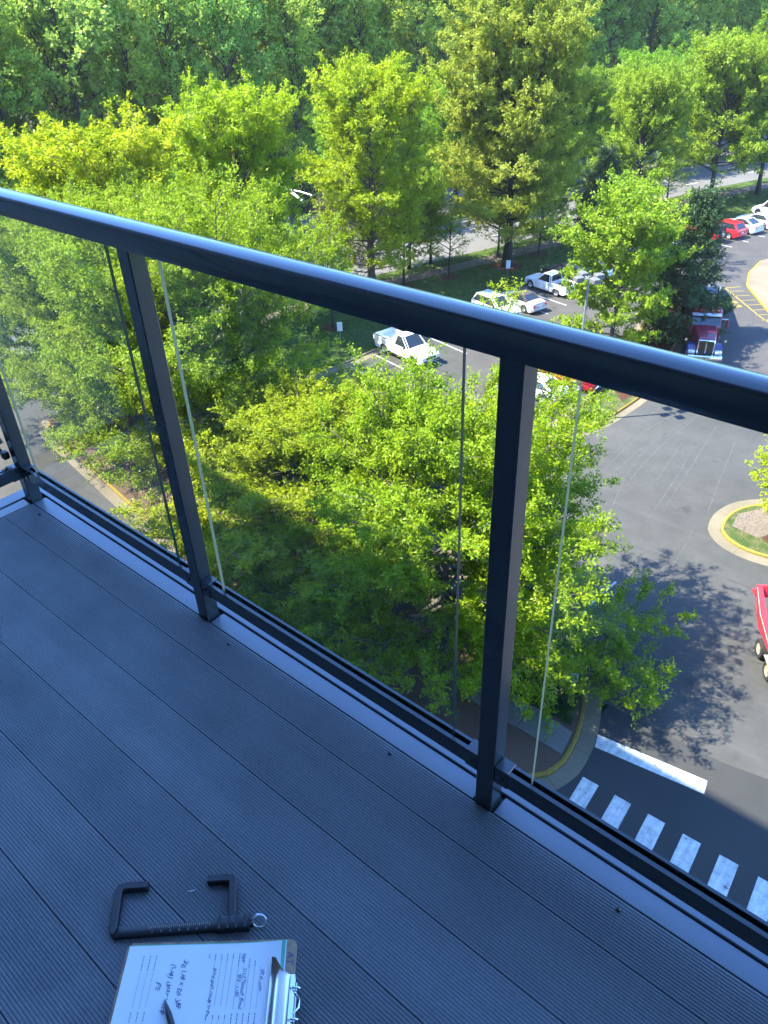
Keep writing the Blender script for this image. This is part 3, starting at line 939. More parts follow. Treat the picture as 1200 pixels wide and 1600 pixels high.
def ring_pts(c, r, ax, ay, n=28, turns=1.0):
    return [tuple(Vector(c) + ax * (r * math.cos(2 * PI * turns * k / n)) + ay * (r * math.sin(2 * PI * turns * k / n))) for k in range(n + 1)]
kr = empty('key_ring', (-0.706, -0.472, DZ))
tag(kr, 'bright split key ring through the end of the black gauge', 'key ring')
for k, tilt in enumerate((0.55, 0.70)):
    ax = Vector((0.70, 0.68, 0)).normalized()
    ay = Vector((-0.68 * math.cos(1.0 + .1 * k), 0.70 * math.cos(1.0 + .1 * k), math.sin(1.0 + .1 * k))).normalized()
    MB().tube(ring_pts((0.006 + 0.002 * k, 0.004, 0.0125), 0.0125, ax, ay), 0.0009, 6, False).build('ring_coil', 'steel', kr, True)

# clipboard
O = np.array([-0.624, -0.443])
e1 = -np.array([0.754, 0.657]); e2 = np.array([0.657, -0.754])
def CB(a, b): return tuple(O + e1 * a + e2 * b)
def cb_loc(a, b): return tuple(e1 * a + e2 * b)
clip = empty('clipboard', (*O, DZ))
tag(clip, 'brown hardboard clipboard with bright steel clip lying on deck', 'clipboard')
def rrect(a0, a1, b0, b1, r, n=4):
    out = []
    for (ca, cb), s0 in (((a1 - r, b1 - r), 0), ((a0 + r, b1 - r), 1), ((a0 + r, b0 + r), 2), ((a1 - r, b0 + r), 3)):
        for k in range(n + 1):
            t = PI / 2 * (s0 + k / n)
            out.append(cb_loc(ca + r * math.cos(t), cb + r * math.sin(t)))
    return out
def ccw(p): return p if area(p) > 0 else p[::-1]
board = MB().prism(ccw(rrect(0.0, 0.312, 0.0, 0.229, 0.014)), 0.0002, 0.0032).build('board', 'hardboard', clip)
text_mesh('board_lettering', 'AT', 0.0175, cb_loc(0.0165, 0.022), e2, -e1, 0.0035, 'ink', clip, 0.15)
papers = empty('paper_forms', (*O, DZ))
tag(papers, 'stack of white printed forms with handwriting clipped to the clipboard', 'paper')
def curl_sheet(a0, a1, b0, b1, z, lift, name, mt, parent, rot=0.0):
    na, nb = 20, 14
    vs, fs = [], []
    for i in range(na + 1):
        for j in range(nb + 1):
            a = a0 + (a1 - a0) * i / na
            b = b0 + (b1 - b0) * j / nb
            b += rot * (a - a1)
            t = max(0.0, 1 - (b - b0) / 0.05) * max(0.0, 1 - (a - a0) / 0.09)
            x, y = cb_loc(a, b)
            vs.append((x, y, z + lift * t * t))
    for i in range(na):
        for j in range(nb):
            q = i * (nb + 1) + j
            fs.append((q, q + nb + 1, q + nb + 2, q + 1))
    n_ = len(vs)
    vs += [(x, y, zz - 0.0004) for x, y, zz in vs]
    fs += [tuple(i + n_ for i in reversed(f)) for f in fs]
    return MB().add(vs, fs).build(name, mt, parent, True)
PZ = 0.0088
MB().prism(ccw(rrect(0.027, 0.306, 0.0085, 0.2245, 0.001, 1)), 0.0034, 0.0062).build('lower_sheets', 'paper', papers)
curl_sheet(0.0205, 0.2995, 0.006, 0.222, 0.0072, 0.006, 'green_sheet', 'paper_green', papers)
top = curl_sheet(0.0265, 0.3055, 0.0083, 0.2243, PZ, 0.008, 'top_sheet', 'paper', papers)
curl_sheet(0.0180, 0.0203, 0.006, 0.222, 0.0070, 0.006, 'sheet_edge', 'paper', papers)
def bar(v, u0, u1, w, mt='print', nm='printed_line'):
    p, q = np.array(cb_loc(v, u0)), np.array(cb_loc(v, u1))
    nn = e1 * w / 2
    me = bpy.data.meshes.new(nm)
    z = PZ + 0.0003
    me.from_pydata([(*(p + nn), z), (*(p - nn), z), (*(q - nn), z), (*(q + nn), z)], [], [(0, 1, 2, 3)])
    me.materials.append(M[mt])
    return link(nm, me, top)
rnd = random.Random(3)
def words(v, u0, u1, h, mt='print'):
    """row of short printed words too small to read"""
    u = u0
    while u < u1:
        w = rnd.uniform(0.002, 0.006)
        bar(v, u, min(u + w, u1), h, mt, 'printed_word')
        u += w + 0.0011
for i, v in enumerate((0.033, 0.038, 0.043, 0.048)):
    words(v + 0.006, 0.026, 0.050 - 0.004 * (i > 1), 0.0022 if i == 0 else 0.0014)
for i, v in enumerate((0.062, 0.072, 0.082, 0.092, 0.1015)):
    words(v, 0.026, 0.044 + 0.004 * (i % 3), 0.0013)
    bar(v - 0.0004, 0.048, 0.118, 0.0004)
    words(v, 0.124, 0.146, 0.0013)
    bar(v - 0.0004, 0.148, 0.212, 0.0004)
for v in (0.113, 0.123, 0.1335, 0.145):
    words(v, 0.026, 0.034 + 0.006 * rnd.random(), 0.0012)
    bar(v, 0.036, 0.112, 0.0004)
    words(v, 0.126, 0.134, 0.0012)
    bar(v, 0.136, 0.212, 0.0004)
words(0.156, 0.026, 0.034, 0.0012)
for v in (0.252, 0.263, 0.275):
    words(v, 0.026, 0.052, 0.0012)
    bar(v, 0.054, 0.112, 0.0004)
    words(v, 0.118, 0.134, 0.0012)
    bar(v, 0.136, 0.212, 0.0004)
def hand(body, v, u, size, sh=0.25):
    return hand_warp(text_mesh('handwriting', body, size, cb_loc(v, u), e2, -e1, PZ + 0.0004, 'ink', top, sh), size, hash(body) % 97 if False else len(body) * 7 + int(v * 1000))
hand('30 1/4 x 36 3/8', 0.202, 0.034, 0.0128)
hand('(1/4) clear temp', 0.223, 0.040, 0.0128)
hand('PE', 0.243, 0.071, 0.0128)
hand('Vill A. com', 0.0605, 0.052, 0.0085)
hand('9113 Monroe Road', 0.0905, 0.050, 0.0085)
hand('703 - 1180', 0.1005, 0.060, 0.0085)
hand('Pine', 0.0975, 0.026, 0.0085)
hand('bring glass ready to go', 0.1445, 0.050, 0.0085)
# steel clip
ck = MB()
prof = [(0.043, 0.0125), (0.041, 0.0155), (0.034, 0.0150), (0.024, 0.0175), (0.012, 0.0225), (0.004, 0.0235), (-0.004, 0.019)]
def clip_ring(b, wide):
    return [(*cb_loc(a, b), z) for a, z in prof] + [(*cb_loc(a, b), z - 0.0013) for a, z in reversed(prof)]
def half_w(a):   # plate outline: full width at the jaw, narrower at the spring
    return np.interp(a, [-0.006, 0.004, 0.012, 0.020, 0.030, 0.043], [0.040, 0.042, 0.048, 0.050, 0.074, 0.076])
vs, fs = [], []
nb = 14
for i, (a, z) in enumerate(prof):
    hw = half_w(a)
    for j in range(nb + 1):
        b = 0.1145 + hw * (2 * j / nb - 1)
        zz = z + (0.006 * abs(2 * j / nb - 1) ** 6 if i < 3 else 0)
        vs.append((*cb_loc(a, b), zz))
for i in range(len(prof) - 1):
    for j in range(nb):
        q = i * (nb + 1) + j
        fs.append((q, q + 1, q + nb + 2, q + nb + 1))
n_ = len(vs)
vs += [(x, y, z - 0.0012) for x, y, z in vs]
fs += [tuple(i + n_ for i in reversed(f)) for f in fs]
ck.add(vs, fs)
ck.build('clip_plate', 'steel', clip, True)
MB().prism(ccw([cb_loc(-0.001, 0.062), cb_loc(0.011, 0.062), cb_loc(0.011, 0.167), cb_loc(-0.001, 0.167)]), 0.0033, 0.0050).build('clip_base', 'steel', clip)
for b in (0.067, 0.162):
    MB().tube([(*cb_loc(0.006, b), 0.005), (*cb_loc(0.006, b), 0.0068)], [0.0028, 0.0018], 10).build('rivet', 'steel', clip, True)
E1 = Vector((*e1, 0)); E2 = Vector((*e2, 0))
for b in (0.090, 0.139):
    MB().tube(ring_pts((*cb_loc(-0.005, b), 0.0165), 0.0098, E1, Vector((0, 0, 1)) * 0.9 + E2 * 0.3), 0.0018, 7, False).build('spring_coil', 'steel', clip, True)
MB().tube([(*cb_loc(-0.006, 0.082), 0.016), (*cb_loc(-0.006, 0.148), 0.016)], 0.0022, 8).build('spring_pin', 'steel', clip, True)
MB().tube([(*cb_loc(-0.004, 0.098), 0.019), (*cb_loc(-0.013, 0.108), 0.017), (*cb_loc(-0.013, 0.121), 0.017), (*cb_loc(-0.004, 0.131), 0.019)], 0.0016, 7).build('hanging_loop', 'steel', clip, True)
# pen on the form
pen = empty('pen', (-0.724, -0.664, DZ + PZ))
tag(pen, 'black pen with pointed tip lying across the handwritten form', 'pen')
pd = Vector((0.93, -0.36, 0.03)).normalized()
MB().tube([pd * 0.0 + Vector((0, 0, .0012)), pd * 0.008 + Vector((0, 0, .0032)), pd * 0.014 + Vector((0, 0, .0044)), pd * 0.03 + Vector((0, 0, .0052)), pd * 0.135 + Vector((0, 0, .0052))],
          [0.0005, 0.0021, 0.0034, 0.0052, 0.0052], 14).build('barrel', 'black_plastic', pen, True, 40)
MB().tube([pd * 0.1352 + Vector((0, 0, .0052)), pd * 0.146 + Vector((0, 0, .0052))], [0.0046, 0.0036], 14).build('end_cap', 'black_plastic', pen, True, 40)
MB().tube([(-0.004, 0, 0.0006), (0.003, 0.0045, 0.0014), (0.007, 0.0125, 0.0008)], [0.0004, 0.0011, 0.0003], 6).build('plastic_shaving', 'paper', None, True, loc=(-0.853, -0.516, DZ))
tag(bpy.data.objects['plastic_shaving'], 'tiny white plastic shaving on deck between the gauge jaws', 'shaving')
# ------------------------------------------------------------------ trees
def nrm(a): return a / (np.linalg.norm(a, axis=-1, keepdims=True) + 1e-9)

def leaf_mesh(name, P, A, N, ln_, wd, val, mt, rs):
    """diamond leaves: base P, axis A, normal N"""
    n = len(P)
    A = nrm(A)
    B = nrm(np.cross(N, A))
    Nn = np.cross(A, B)
    L = (ln_ * rs.uniform(0.7, 1.25, n))[:, None]
    W = (wd * rs.uniform(0.7, 1.25, n))[:, None]
    V = np.empty((n, 4, 3), np.float32)
    V[:, 0] = P
    V[:, 1] = P + A * L * 0.5 + B * W * 0.5 + Nn * L * 0.06
    V[:, 2] = P + A * L - Nn * L * 0.08
    V[:, 3] = P + A * L * 0.5 - B * W * 0.5 + Nn * L * 0.06
    me = bpy.data.meshes.new(name)
    me.vertices.add(n * 4)
    me.vertices.foreach_set('co', V.reshape(-1))
    me.loops.add(n * 4)
    me.loops.foreach_set('vertex_index', np.arange(n * 4, dtype=np.int32))
    me.polygons.add(n)
    me.polygons.foreach_set('loop_start', np.arange(0, n * 4, 4, dtype=np.int32))
    at = me.attributes.new('leafv', 'FLOAT', 'POINT')
    at.data.foreach_set('value', np.repeat(np.clip(val, 0, 1), 4).astype(np.float32))
    me.materials.append(M[mt])
    me.update()
    me.validate()
    return me

def gen_tree(name, seed, H, R, z0, leaf, wid, bark, nprim=34, leaves_per=7, el0=5, el1=62, trunk_r=None, twig=0.30, twl=0.42, shape='oval',
             sec_sp=0.55, ln_=0.17, droop=0.0, upbias=0.5, lean=(0, 0), sec_len=1.0, hollow=0.0, bare=0.0):
    """returns (wood mesh, leaf mesh); trunk > limbs > side branches > twigs > leaves"""
    rs = np.random.RandomState(seed)
    tr = trunk_r or H * 0.017
    wood = MB()
    # trunk
    nt = 9
    tp = []
    wx, wy = rs.normal(0, 0.012 * H, nt).cumsum() * 0.35, rs.normal(0, 0.012 * H, nt).cumsum() * 0.35
    top_h = H * 0.93
    for i in range(nt):
        f = i / (nt - 1)
        tp.append((wx[i] * (f > 0) + lean[0] * f * H, wy[i] * (f > 0) + lean[1] * f * H, -0.15 + (top_h + 0.15) * f))
    rad = [tr * (1.45 if i == 0 else 1.0) * (1 - 0.93 * (i / (nt - 1)) ** 0.9) + 0.01 for i in range(nt)]
    wood.tube(tp, rad, 9)
    tpa = np.array(tp)
    def trunk_at(z):
        return np.array([np.interp(z, tpa[:, 2], tpa[:, 0]), np.interp(z, tpa[:, 2], tpa[:, 1]), z])
    def env(f):
        if shape == 'oval': return R * (0.25 + 0.75 * math.sin(PI * min(1, 0.18 + 0.82 * f) ** 0.85)) if f < 1 else R * .2
        if shape == 'spread': return R * (0.95 * (1 - f ** 2.2) ** 0.6 + 0.12)
        if shape == 'dome': return R * math.sqrt(max(0.05, 1 - ((f - 0.40) / 0.63) ** 2))
        if shape == 'pin': return R * (1.0 - f) ** 0.60 + 0.5
        if shape == 'cone': return R * (1.02 - f) ** 0.85 + 0.15
        if shape == 'column': return R * (0.6 + 0.5 * math.sin(PI * f)) * (1 - 0.5 * f ** 4)
        if shape == 'wood': return R * (0.55 + 0.6 * math.sin(PI * min(1, 0.1 + .85 * f)))
        return R
    S, D, Ls, Cv = [], [], [], []
    for k in range(nprim):
        f = (k + rs.uniform(0.1, 0.9)) / nprim
        z = z0 + (top_h - z0) * f ** 0.92
        az = k * 2.399963 + rs.normal(0, 0.35)
        el = math.radians(el0 + (el1 - el0) * f ** 1.1 + rs.normal(0, 7))
        e = env(f) * rs.uniform(0.78, 1.12)
        L = max(0.6, e / max(0.35, math.cos(el)))
        L = min(L, (H * 1.02 - z) / max(0.08, math.sin(el))) if el > 0.1 else L
        L = max(L, 0.7)
        p = trunk_at(z)
        d = np.array([math.cos(az) * math.cos(el), math.sin(az) * math.cos(el), math.sin(el)])
        ns = 6
        pts = [p]
        dd = d.copy()
        for s in range(ns):
            dd = nrm(dd + rs.normal(0, 0.09, 3) + np.array([0, 0, (0.06 - droop)]))
            pts.append(pts[-1] + dd * L / ns)
        pts = np.array(pts)
        r0 = min(tr * 0.55, 0.012 * L + 0.02) * (1 - 0.35 * f)
        wood.tube([tuple(q) for q in pts], [max(0.008, r0 * (1 - 0.88 * i / ns)) for i in range(ns + 1)], 6, False)
        cbase = rs.uniform(0, 1)
        nsec = max(3, int(L / sec_sp * 1.6))
        for s in range(nsec):
            t = 0.18 + 0.82 * (s + rs.uniform(0, 1)) / nsec
            if t < hollow: continue
            fi = min(t, 0.999) * ns
            i = int(fi)
            q = pts[i] + (pts[i + 1] - pts[i]) * (fi - i)
            dv = nrm(pts[i + 1] - pts[i])
            side = nrm(np.cross(dv, [0, 0, 1]) + 1e-6) * (1 if s % 2 else -1)
            sd = nrm(dv * rs.uniform(0.5, 1.0) + side * rs.uniform(0.5, 1.1) + np.array([0, 0, rs.normal(0.10 - droop * 1.5, 0.30)]))
            sl = max(0.45, L * (0.16 + 0.30 * (1 - t)) * rs.uniform(0.7, 1.25)) * sec_len
            S.append(q); D.append(sd); Ls.append(sl); Cv.append(np.clip(cbase * 0.45 + rs.uniform(0, 0.55), 0, 1))
            if sl > 0.8:
                wood.tube([tuple(q), tuple(q + sd * sl * 0.5 + np.array([0, 0, 0.03 * sl])), tuple(q + sd * sl)], [max(0.006, 0.009 * sl + 0.006), 0.006 * sl + 0.005, 0.004], 4, False)
    S, D, Ls, Cv = np.array(S), np.array(D), np.array(Ls), np.array(Cv)
    if bare > 0:
        keep = rs.uniform(0, 1, len(S)) > bare
        S, D, Ls, Cv = S[keep], D[keep], Ls[keep], Cv[keep]
    # twigs
    nt_ = np.maximum(2, np.round(Ls / twig * 1.5)).astype(int)
    idx = np.repeat(np.arange(len(S)), nt_)
    t = rs.uniform(0.1, 1.05, len(idx))
    TP = S[idx] + D[idx] * (Ls[idx] * t)[:, None]
    TP[:, 2] += 0.02 * Ls[idx]
    TD = nrm(D[idx] * 0.8 + rs.normal(0, 0.62, (len(idx), 3)) + np.array([0, 0, 0.12 - droop]))
    TL = twl * rs.uniform(0.6, 1.3, len(idx))
    # leaves
    li = np.repeat(np.arange(len(idx)), leaves_per)
    u = rs.uniform(0.05, 1.1, len(li))
    P = TP[li] + TD[li] * (TL[li] * u)[:, None] + rs.normal(0, 0.16 * twl, (len(li), 3))
    A = TD[li] * 0.5 + rs.normal(0, 0.75, (len(li), 3)) + np.array([0, 0, -0.12])
    N = rs.normal(0, 0.62, (len(li), 3)) + np.array([0, 0, upbias])
    cen = tpa[:, :2].mean(0)
    outw = nrm(P - np.array([cen[0], cen[1], H * 0.35]))
    N = N + outw * 0.55
    val = Cv[idx][li] * 0.55 + rs.uniform(0, 0.45, len(li))
    wm = wood.mesh(name + '_wood', bark, True)
    lm = leaf_mesh(name + '_leaves', P, A, N, ln_, wid, val, leaf, rs)
    return wm, lm

def plant(name, meshes, loc, label, cat='tree', rz=0.0, scl=1.0, group=None, z=0.0, mt=None):
    t = empty(name, (loc[0], loc[1], z), rz)
    t.scale = (scl, scl, scl) if not hasattr(scl, '__len__') else scl
    tag(t, label, cat, group)
    link('trunk', meshes[0], t)
    cr = link('crown', meshes[1], t)
    if mt:
        cr.material_slots[0].link = 'OBJECT'
        cr.material_slots[0].material = M[mt]
    return t

oakA = gen_tree('oak_a', 11, 11.4, 7.7, 1.9, 'leaf_oak', 0.065, 'bark', nprim=86, leaves_per=26, el0=-12, el1=62, trunk_r=0.25, twig=0.30, twl=0.46, shape='pin', sec_sp=0.58, ln_=0.145, upbias=0.7, hollow=0.24)
oakB = gen_tree('oak_b', 23, 15.2, 7.6, 2.8, 'leaf_elm', 0.070, 'bark', nprim=84, leaves_per=20, el0=-2, el1=68, trunk_r=0.30, twig=0.30, twl=0.46, shape='oval', sec_sp=0.60, ln_=0.15, upbias=0.6, hollow=0.22)
plant('oak_tree', oakA, (-14.4, 18.7), 'big spreading oak right of centre behind the glass, reaching over the asphalt', z=0.1, rz=1.5)
plant('oak_tree', oakA, (-22.6, 18.7), 'shaded oak behind the middle glass pane, left of the spreading oak', z=0.1, rz=3.4, scl=(1.08, 1.08, 0.78))
plant('oak_tree', oakB, (-31.2, 20.2), 'tall leafy oak behind the post at the left of the picture', z=0.1, rz=2.1)
plant('oak_tree', oakB, (-39.8, 20.6), 'leafy oak over the yellow kerb at the left edge, beyond the corner post', z=0.1, rz=4.4, scl=0.95)
plant('oak_tree', oakB, (-46.6, 20.4), 'outermost oak at the very left edge, past the corner post', z=0.1, rz=5.6, scl=(0.85, 0.85, 0.9))

midA = gen_tree('lime_tree', 31, 18.3, 5.8, 2.2, 'leaf_lime', 0.115, 'bark', nprim=96, leaves_per=15, el0=10, el1=72, twig=0.40, twl=0.52, shape='dome', sec_sp=0.80, ln_=0.24, hollow=0.24, sec_len=0.95)
midB = gen_tree('maple_tree', 37, 22.0, 7.3, 2.8, 'leaf_olive', 0.13, 'bark_dark', nprim=150, leaves_per=16, el0=4, el1=70, twig=0.40, twl=0.52, shape='dome', sec_sp=0.80, ln_=0.24, hollow=0.24, trunk_r=0.42, sec_len=0.95)
midC = gen_tree('ash_tree', 41, 15.0, 6.0, 3.0, 'leaf_fresh', 0.125, 'bark_dark', nprim=84, leaves_per=14, el0=8, el1=68, twig=0.40, twl=0.5, shape='dome', sec_sp=0.80, ln_=0.24, sec_len=0.95, hollow=0.28)
small = gen_tree('small_tree', 43, 6.2, 2.3, 1.4, 'leaf_fresh', 0.09, 'bark_dark', nprim=22, leaves_per=7, el0=15, el1=65, twig=0.3, twl=0.35, shape='oval', sec_sp=0.6, ln_=0.16)
G1 = 'street trees along the verge'
plant('lime_tree', midA, (-45.5, 25.6), 'yellow-green tree rising at the far left above the handrail', rz=0.4, scl=(1.12, 1.12, 0.90), z=0.1)
plant('lime_tree', midA, (-48.2, 38.2), 'bright yellow-green tree above the handrail left of the street lamp', rz=1.9, scl=(0.98, 0.98, 0.92), z=0.1)
plant('lime_tree', midA, (-46.4, 50.6), 'tall bright green tree left of the big olive maple', rz=3.7, scl=(1.02, 1.02, 0.95), z=0.1)
plant('maple_tree', midB, (-41.2, 64.8), 'largest tree, olive and brownish crown behind the parked pickup', rz=0.9, z=0.1)
plant('ash_tree', midC, (-39.0, 87.2), 'fresh green tree right of the big olive maple, beside the walkway', rz=2.2, scl=(0.92, 0.92, 0.95), z=0.1)
plant('ash_tree', midC, (-34.8, 99.7), 'broad green tree behind the red parked cars', rz=4.0, scl=(1.18, 1.18, 1.08), z=0.1)
plant('ash_tree', midC, (-31.4, 106.5), 'green street tree at the right edge beyond the white cars', rz=5.2, scl=(1.1, 1.1, 1.02), z=0.1)
for i, (x, y, sc3, lab) in enumerate(((-61.6, 66.5, (0.9, 0.9, 0.80), 'green median tree behind the tall bright tree'), (-58.2, 79.5, (0.95, 0.95, 0.85), 'green median tree seen left of the olive maple'),
        (-53.2, 96.0, (1.0, 1.0, 0.86), 'green median tree between the maple and the walkway tree'), (-48.6, 109.0, (1.0, 1.0, 0.92), 'green median tree behind the walkway tree'),
        (-43.0, 122.0, (1.05, 1.05, 0.95), 'green median tree at the far right above the parked cars'))):
    plant('median_tree', midC, (x, y), lab, rz=1.3 * i, scl=sc3, z=0.1)
for i, (x, y, sc3, lab) in enumerate(((-50.2, 46.6, 0.95, 'small green tree in front of the pines by the street'), (-47.9, 61.2, 0.9, 'small tree at the street edge left of the maple trunk'),
        (-45.2, 71.0, 1.0, 'small tree at the street edge behind the maple trunk'), (-41.4, 84.0, 0.85, 'small tree at the street edge right of the maple'),
        (-43.6, 66.8, 0.8, 'low tree in the shade just left of the maple trunk'), (-38.4, 95.4, 0.8, 'small tree beside the walkway behind the red cars'))):
    plant('small_tree', small, (x, y), lab, rz=0.9 * i + 0.3, scl=(sc3 * 1.6, sc3 * 1.6, sc3 * 1.15), z=0.1)
plant('ash_tree', midC, (-44.4, 76.6), 'low green tree right behind the big olive maple', rz=0.7, scl=(0.72, 0.72, 0.62), z=0.1)
plant('ash_tree', midC, (-48.6, 58.6), 'low green tree at the foot of the tall bright tree', rz=2.7, scl=(0.66, 0.66, 0.56), z=0.1)
bright = gen_tree('bright_tree', 47, 11.4, 4.3, 1.2, 'leaf_fresh', 0.12, 'bark', nprim=56, leaves_per=13, el0=4, el1=70, twig=0.32, twl=0.44, shape='dome', sec_sp=0.56, ln_=0.23, hollow=0.2)
plant('linden_tree', bright, (-23.3, 51.2), 'dense bright green tree on the island beside the lamp post', rz=1.0, z=0.1)
ever = gen_tree('evergreen', 53, 11.4, 3.3, 0.4, 'leaf_conifer', 0.075, 'bark_dark', nprim=120, leaves_per=14, el0=-6, el1=40, twig=0.26, twl=0.40, shape='cone', sec_sp=0.5, ln_=0.26, droop=0.05, upbias=0.4, trunk_r=0.17)
plant('evergreen_tree', ever, (-20.4, 57.0), 'dark conical evergreen beside the red lorry', rz=0.2, z=0.1)
plant('evergreen_tree', ever, (-38.0, 77.0), 'dark evergreen behind the bright island tree', rz=2.2, scl=(1.0, 1.0, 0.84), z=0.1)
pine = gen_tree('pine', 59, 9.2, 2.9, 1.0, 'leaf_pine', 0.045, 'bark', nprim=54, leaves_per=9, el0=0, el1=58, twig=0.3, twl=0.42, shape='cone', sec_sp=0.6, ln_=0.24, bare=0.12)
plant('pine_tree', pine, (-50.8, 50.2), 'thin greyish brown pine above the handrail by the street', rz=0.4, z=0.1)
plant('pine_tree', pine, (-49.6, 53.6), 'second greyish pine, standing right behind the first', rz=2.4, scl=0.86, z=0.1)
plant('small_tree', small, (-27.3, 42.6), 'young yellowish tree showing just above the handrail before the silver car', rz=0.4, scl=(0.9, 0.9, 1.06), mt='leaf_lime')
plant('small_tree', small, (-43.8, 58.8), 'small round tree beside the walkway left of the maple trunk', rz=1.4, scl=0.95, z=0.1)
plant('small_tree', small, (-46.0, 54.6), 'small tree with several thin stems by the walkway', rz=2.4, scl=1.15, z=0.1)
plant('small_tree', small, (-44.0, 42.8), 'small tree in a red mulch ring on the verge behind the white pickup', rz=3.3, scl=1.0, z=0.1)
plant('small_tree', small, (-40.6, 69.8), 'small tree in the maple shade by the walkway', rz=4.3, scl=1.0, z=0.1)
plant('maple_tree', midC, (-4.6, 36.2), 'low leafy tree on the round island at the right edge', rz=4.9, scl=(0.62, 0.62, 0.40), z=0.1, mt='leaf_lime')
for i, (x, y, r) in enumerate(((-44.0, 42.8, 0.9), (-43.8, 58.8, 1.0), (-41.2, 64.8, 1.6), (-40.6, 69.8, 1.0), (-46.0, 54.6, 1.0))):
    sheet('mulch_ring', [(x + r * math.cos(t) * (1 + .1 * math.sin(3 * t + i)), y + r * math.sin(t)) for t in [2 * PI * k / 20 for k in range(20)]], 0.131, 'mulch')

# the wood beyond the street
hillP = np.array([(-90, -20), (-84, 5), (-81, 28), (-78.5, 45), (-75, 62), (-72, 75), (-69, 86), (-66, 100), (-61, 118), (-53, 136), (-43, 154), (-27, 174), (0, 196), (30, 214)], float)
hp = resample([tuple(q) for q in hillP], 4.0)
rows = []
for d, z in ((0, -0.05), (1, 0.15), (8, 0.9), (20, 2.6), (40, 6.0), (80, 11), (200, 18)):
    rows.append([(x, y, z) for x, y in offset(hp, d)])
vs = [q for r in rows for q in r]
nn_ = len(hp)
fs = [(i * nn_ + k, i * nn_ + k + 1, i * nn_ + nn_ + k + 1, i * nn_ + nn_ + k) for i in range(len(rows) - 1) for k in range(nn_ - 1)]
hill = MB().add(vs, fs).build('hill', 'litter', None, True)
hill['kind'] = 'structure'
def hill_z(d): return float(np.interp(d, [0, 1, 8, 20, 40, 80], [-0.05, 0.15, 0.9, 2.6, 6.0, 11]))

fvar = []
for s in range(5):
    fvar.append(gen_tree('wood_tree', 70 + s, 25.0 + 1.2 * s, 4.4 + 0.3 * (s % 3), 4.0 + 1.5 * (s % 3), 'leaf_wood' if s % 2 == 0 else 'leaf_wood2', 0.26, 'bark_dark', nprim=40, leaves_per=10, el0=10, el1=68,
                         twig=0.75, twl=0.8, shape='wood', sec_sp=1.05, ln_=0.40, hollow=0.2, trunk_r=0.30))
under = []
for s in range(2):
    under.append(gen_tree('wood_sapling', 90 + s, 9.0 + 2 * s, 2.9, 1.0, 'leaf_wood', 0.30, 'bark_dark', nprim=24, leaves_per=5, el0=15, el1=62, twig=0.6, twl=0.7, shape='oval', sec_sp=0.9, ln_=0.5, trunk_r=0.09))
rw = random.Random(5)
kf = 0
for row, d in enumerate((2.5, 9.0, 16, 23, 31, 40, 50)):
    q = offset(resample([tuple(t) for t in hillP], 6.0 + 0.4 * row), d)
    for i, (x, y) in enumerate(q):
        x += rw.uniform(-1.9, 1.9); y += rw.uniform(-1.9, 1.9)
        s = fvar[rw.randrange(5)]
        sc_ = rw.uniform(0.74, 1.14)
        plant('forest_tree', s, (x, y), 'tall slim tree of the dense wood beyond the street', rz=rw.uniform(0, 6.28), scl=(sc_ * rw.uniform(.9, 1.15), sc_ * rw.uniform(.9, 1.15), sc_), group='trees of the wood beyond the street', z=hill_z(d) - 0.1)
        kf += 1
for row, d in enumerate((0.6, 5.5, 11)):
    q = offset(resample([tuple(t) for t in hillP], 4.6), d)
    for i, (x, y) in enumerate(q):
        if rw.random() < 0.25: continue
        plant('forest_sapling', under[rw.randrange(2)], (x + rw.uniform(-1.5, 1.5), y + rw.uniform(-1.5, 1.5)), 'low leafy sapling at the foot of the wood beyond the street', 'tree', rz=rw.uniform(0, 6.28),
              scl=rw.uniform(0.6, 1.15), group='saplings along the edge of the wood', z=hill_z(d) - 0.1)
plant('forest_tree', fvar[1], (-66.2, 118.5), 'pinkish brown late-budding tree at the edge of the wood, top right', rz=1.0, scl=(0.42, 0.42, 0.93), z=0.1, mt='leaf_bud')

# grass blades where grass is in view: one mass
rs = np.random.RandomState(2)
def inside(pts, poly):
    poly = np.array(poly); x, y = pts[:, 0], pts[:, 1]
    c = np.zeros(len(pts), bool)
    j = len(poly) - 1
    for i in range(len(poly)):
        xi, yi = poly[i]; xj, yj = poly[j]
        with np.errstate(divide='ignore', invalid='ignore'):
            c ^= ((yi > y) != (yj > y)) & (x < (xj - xi) * (y - yi) / (yj - yi + 1e-12) + xi)
        j = i
    return c
def blades(name, poly, n, ln_, wd, z):
    poly = [tuple(q) for q in poly]
    a = np.array(poly)
    P = rs.uniform(a.min(0), a.max(0), (n, 2))
    P = P[inside(P, poly)]
    cl_ = rs.normal(0, 1, (len(P), 2)) * 0.02
    P3 = np.c_[P + cl_, np.full(len(P), z)]
    A = rs.normal(0, 0.55, (len(P), 3)); A[:, 2] = 1
    N = rs.normal(0, 1, (len(P), 3)); N[:, 2] *= 0.3
    me = leaf_mesh(name, P3, A, N, ln_, wd, rs.uniform(0, 1, len(P)), 'blade', rs)
    return tag(link(name, me), 'short mown grass blades', 'grass', kind='stuff')
tag(blades('verge_grass', [q for q in k0 if 26 < q[1] < 110] + [q for q in reversed(rin) if 26 < q[1] < 110], 70000, 0.16, 0.05, 0.12), 'short mown green grass on the verge beyond the kerb', 'grass')
tag(blades('island_grass', [(-9.9, 18.35), (-7.98, 18.35), (-8.55, 20.0), (-9.3, 20.7), (-11.5, 20.9), (-13, 20.4), (-12.6, 18.7)], 16000, 0.09, 0.018, 0.125), 'shaded green grass behind the yellow corner kerb', 'grass')
tag(blades('pole_island_blades', [tuple(q) for q in inn2], 12000, 0.09, 0.02, 0.12), 'patchy dry grass on the lamp post island', 'grass')
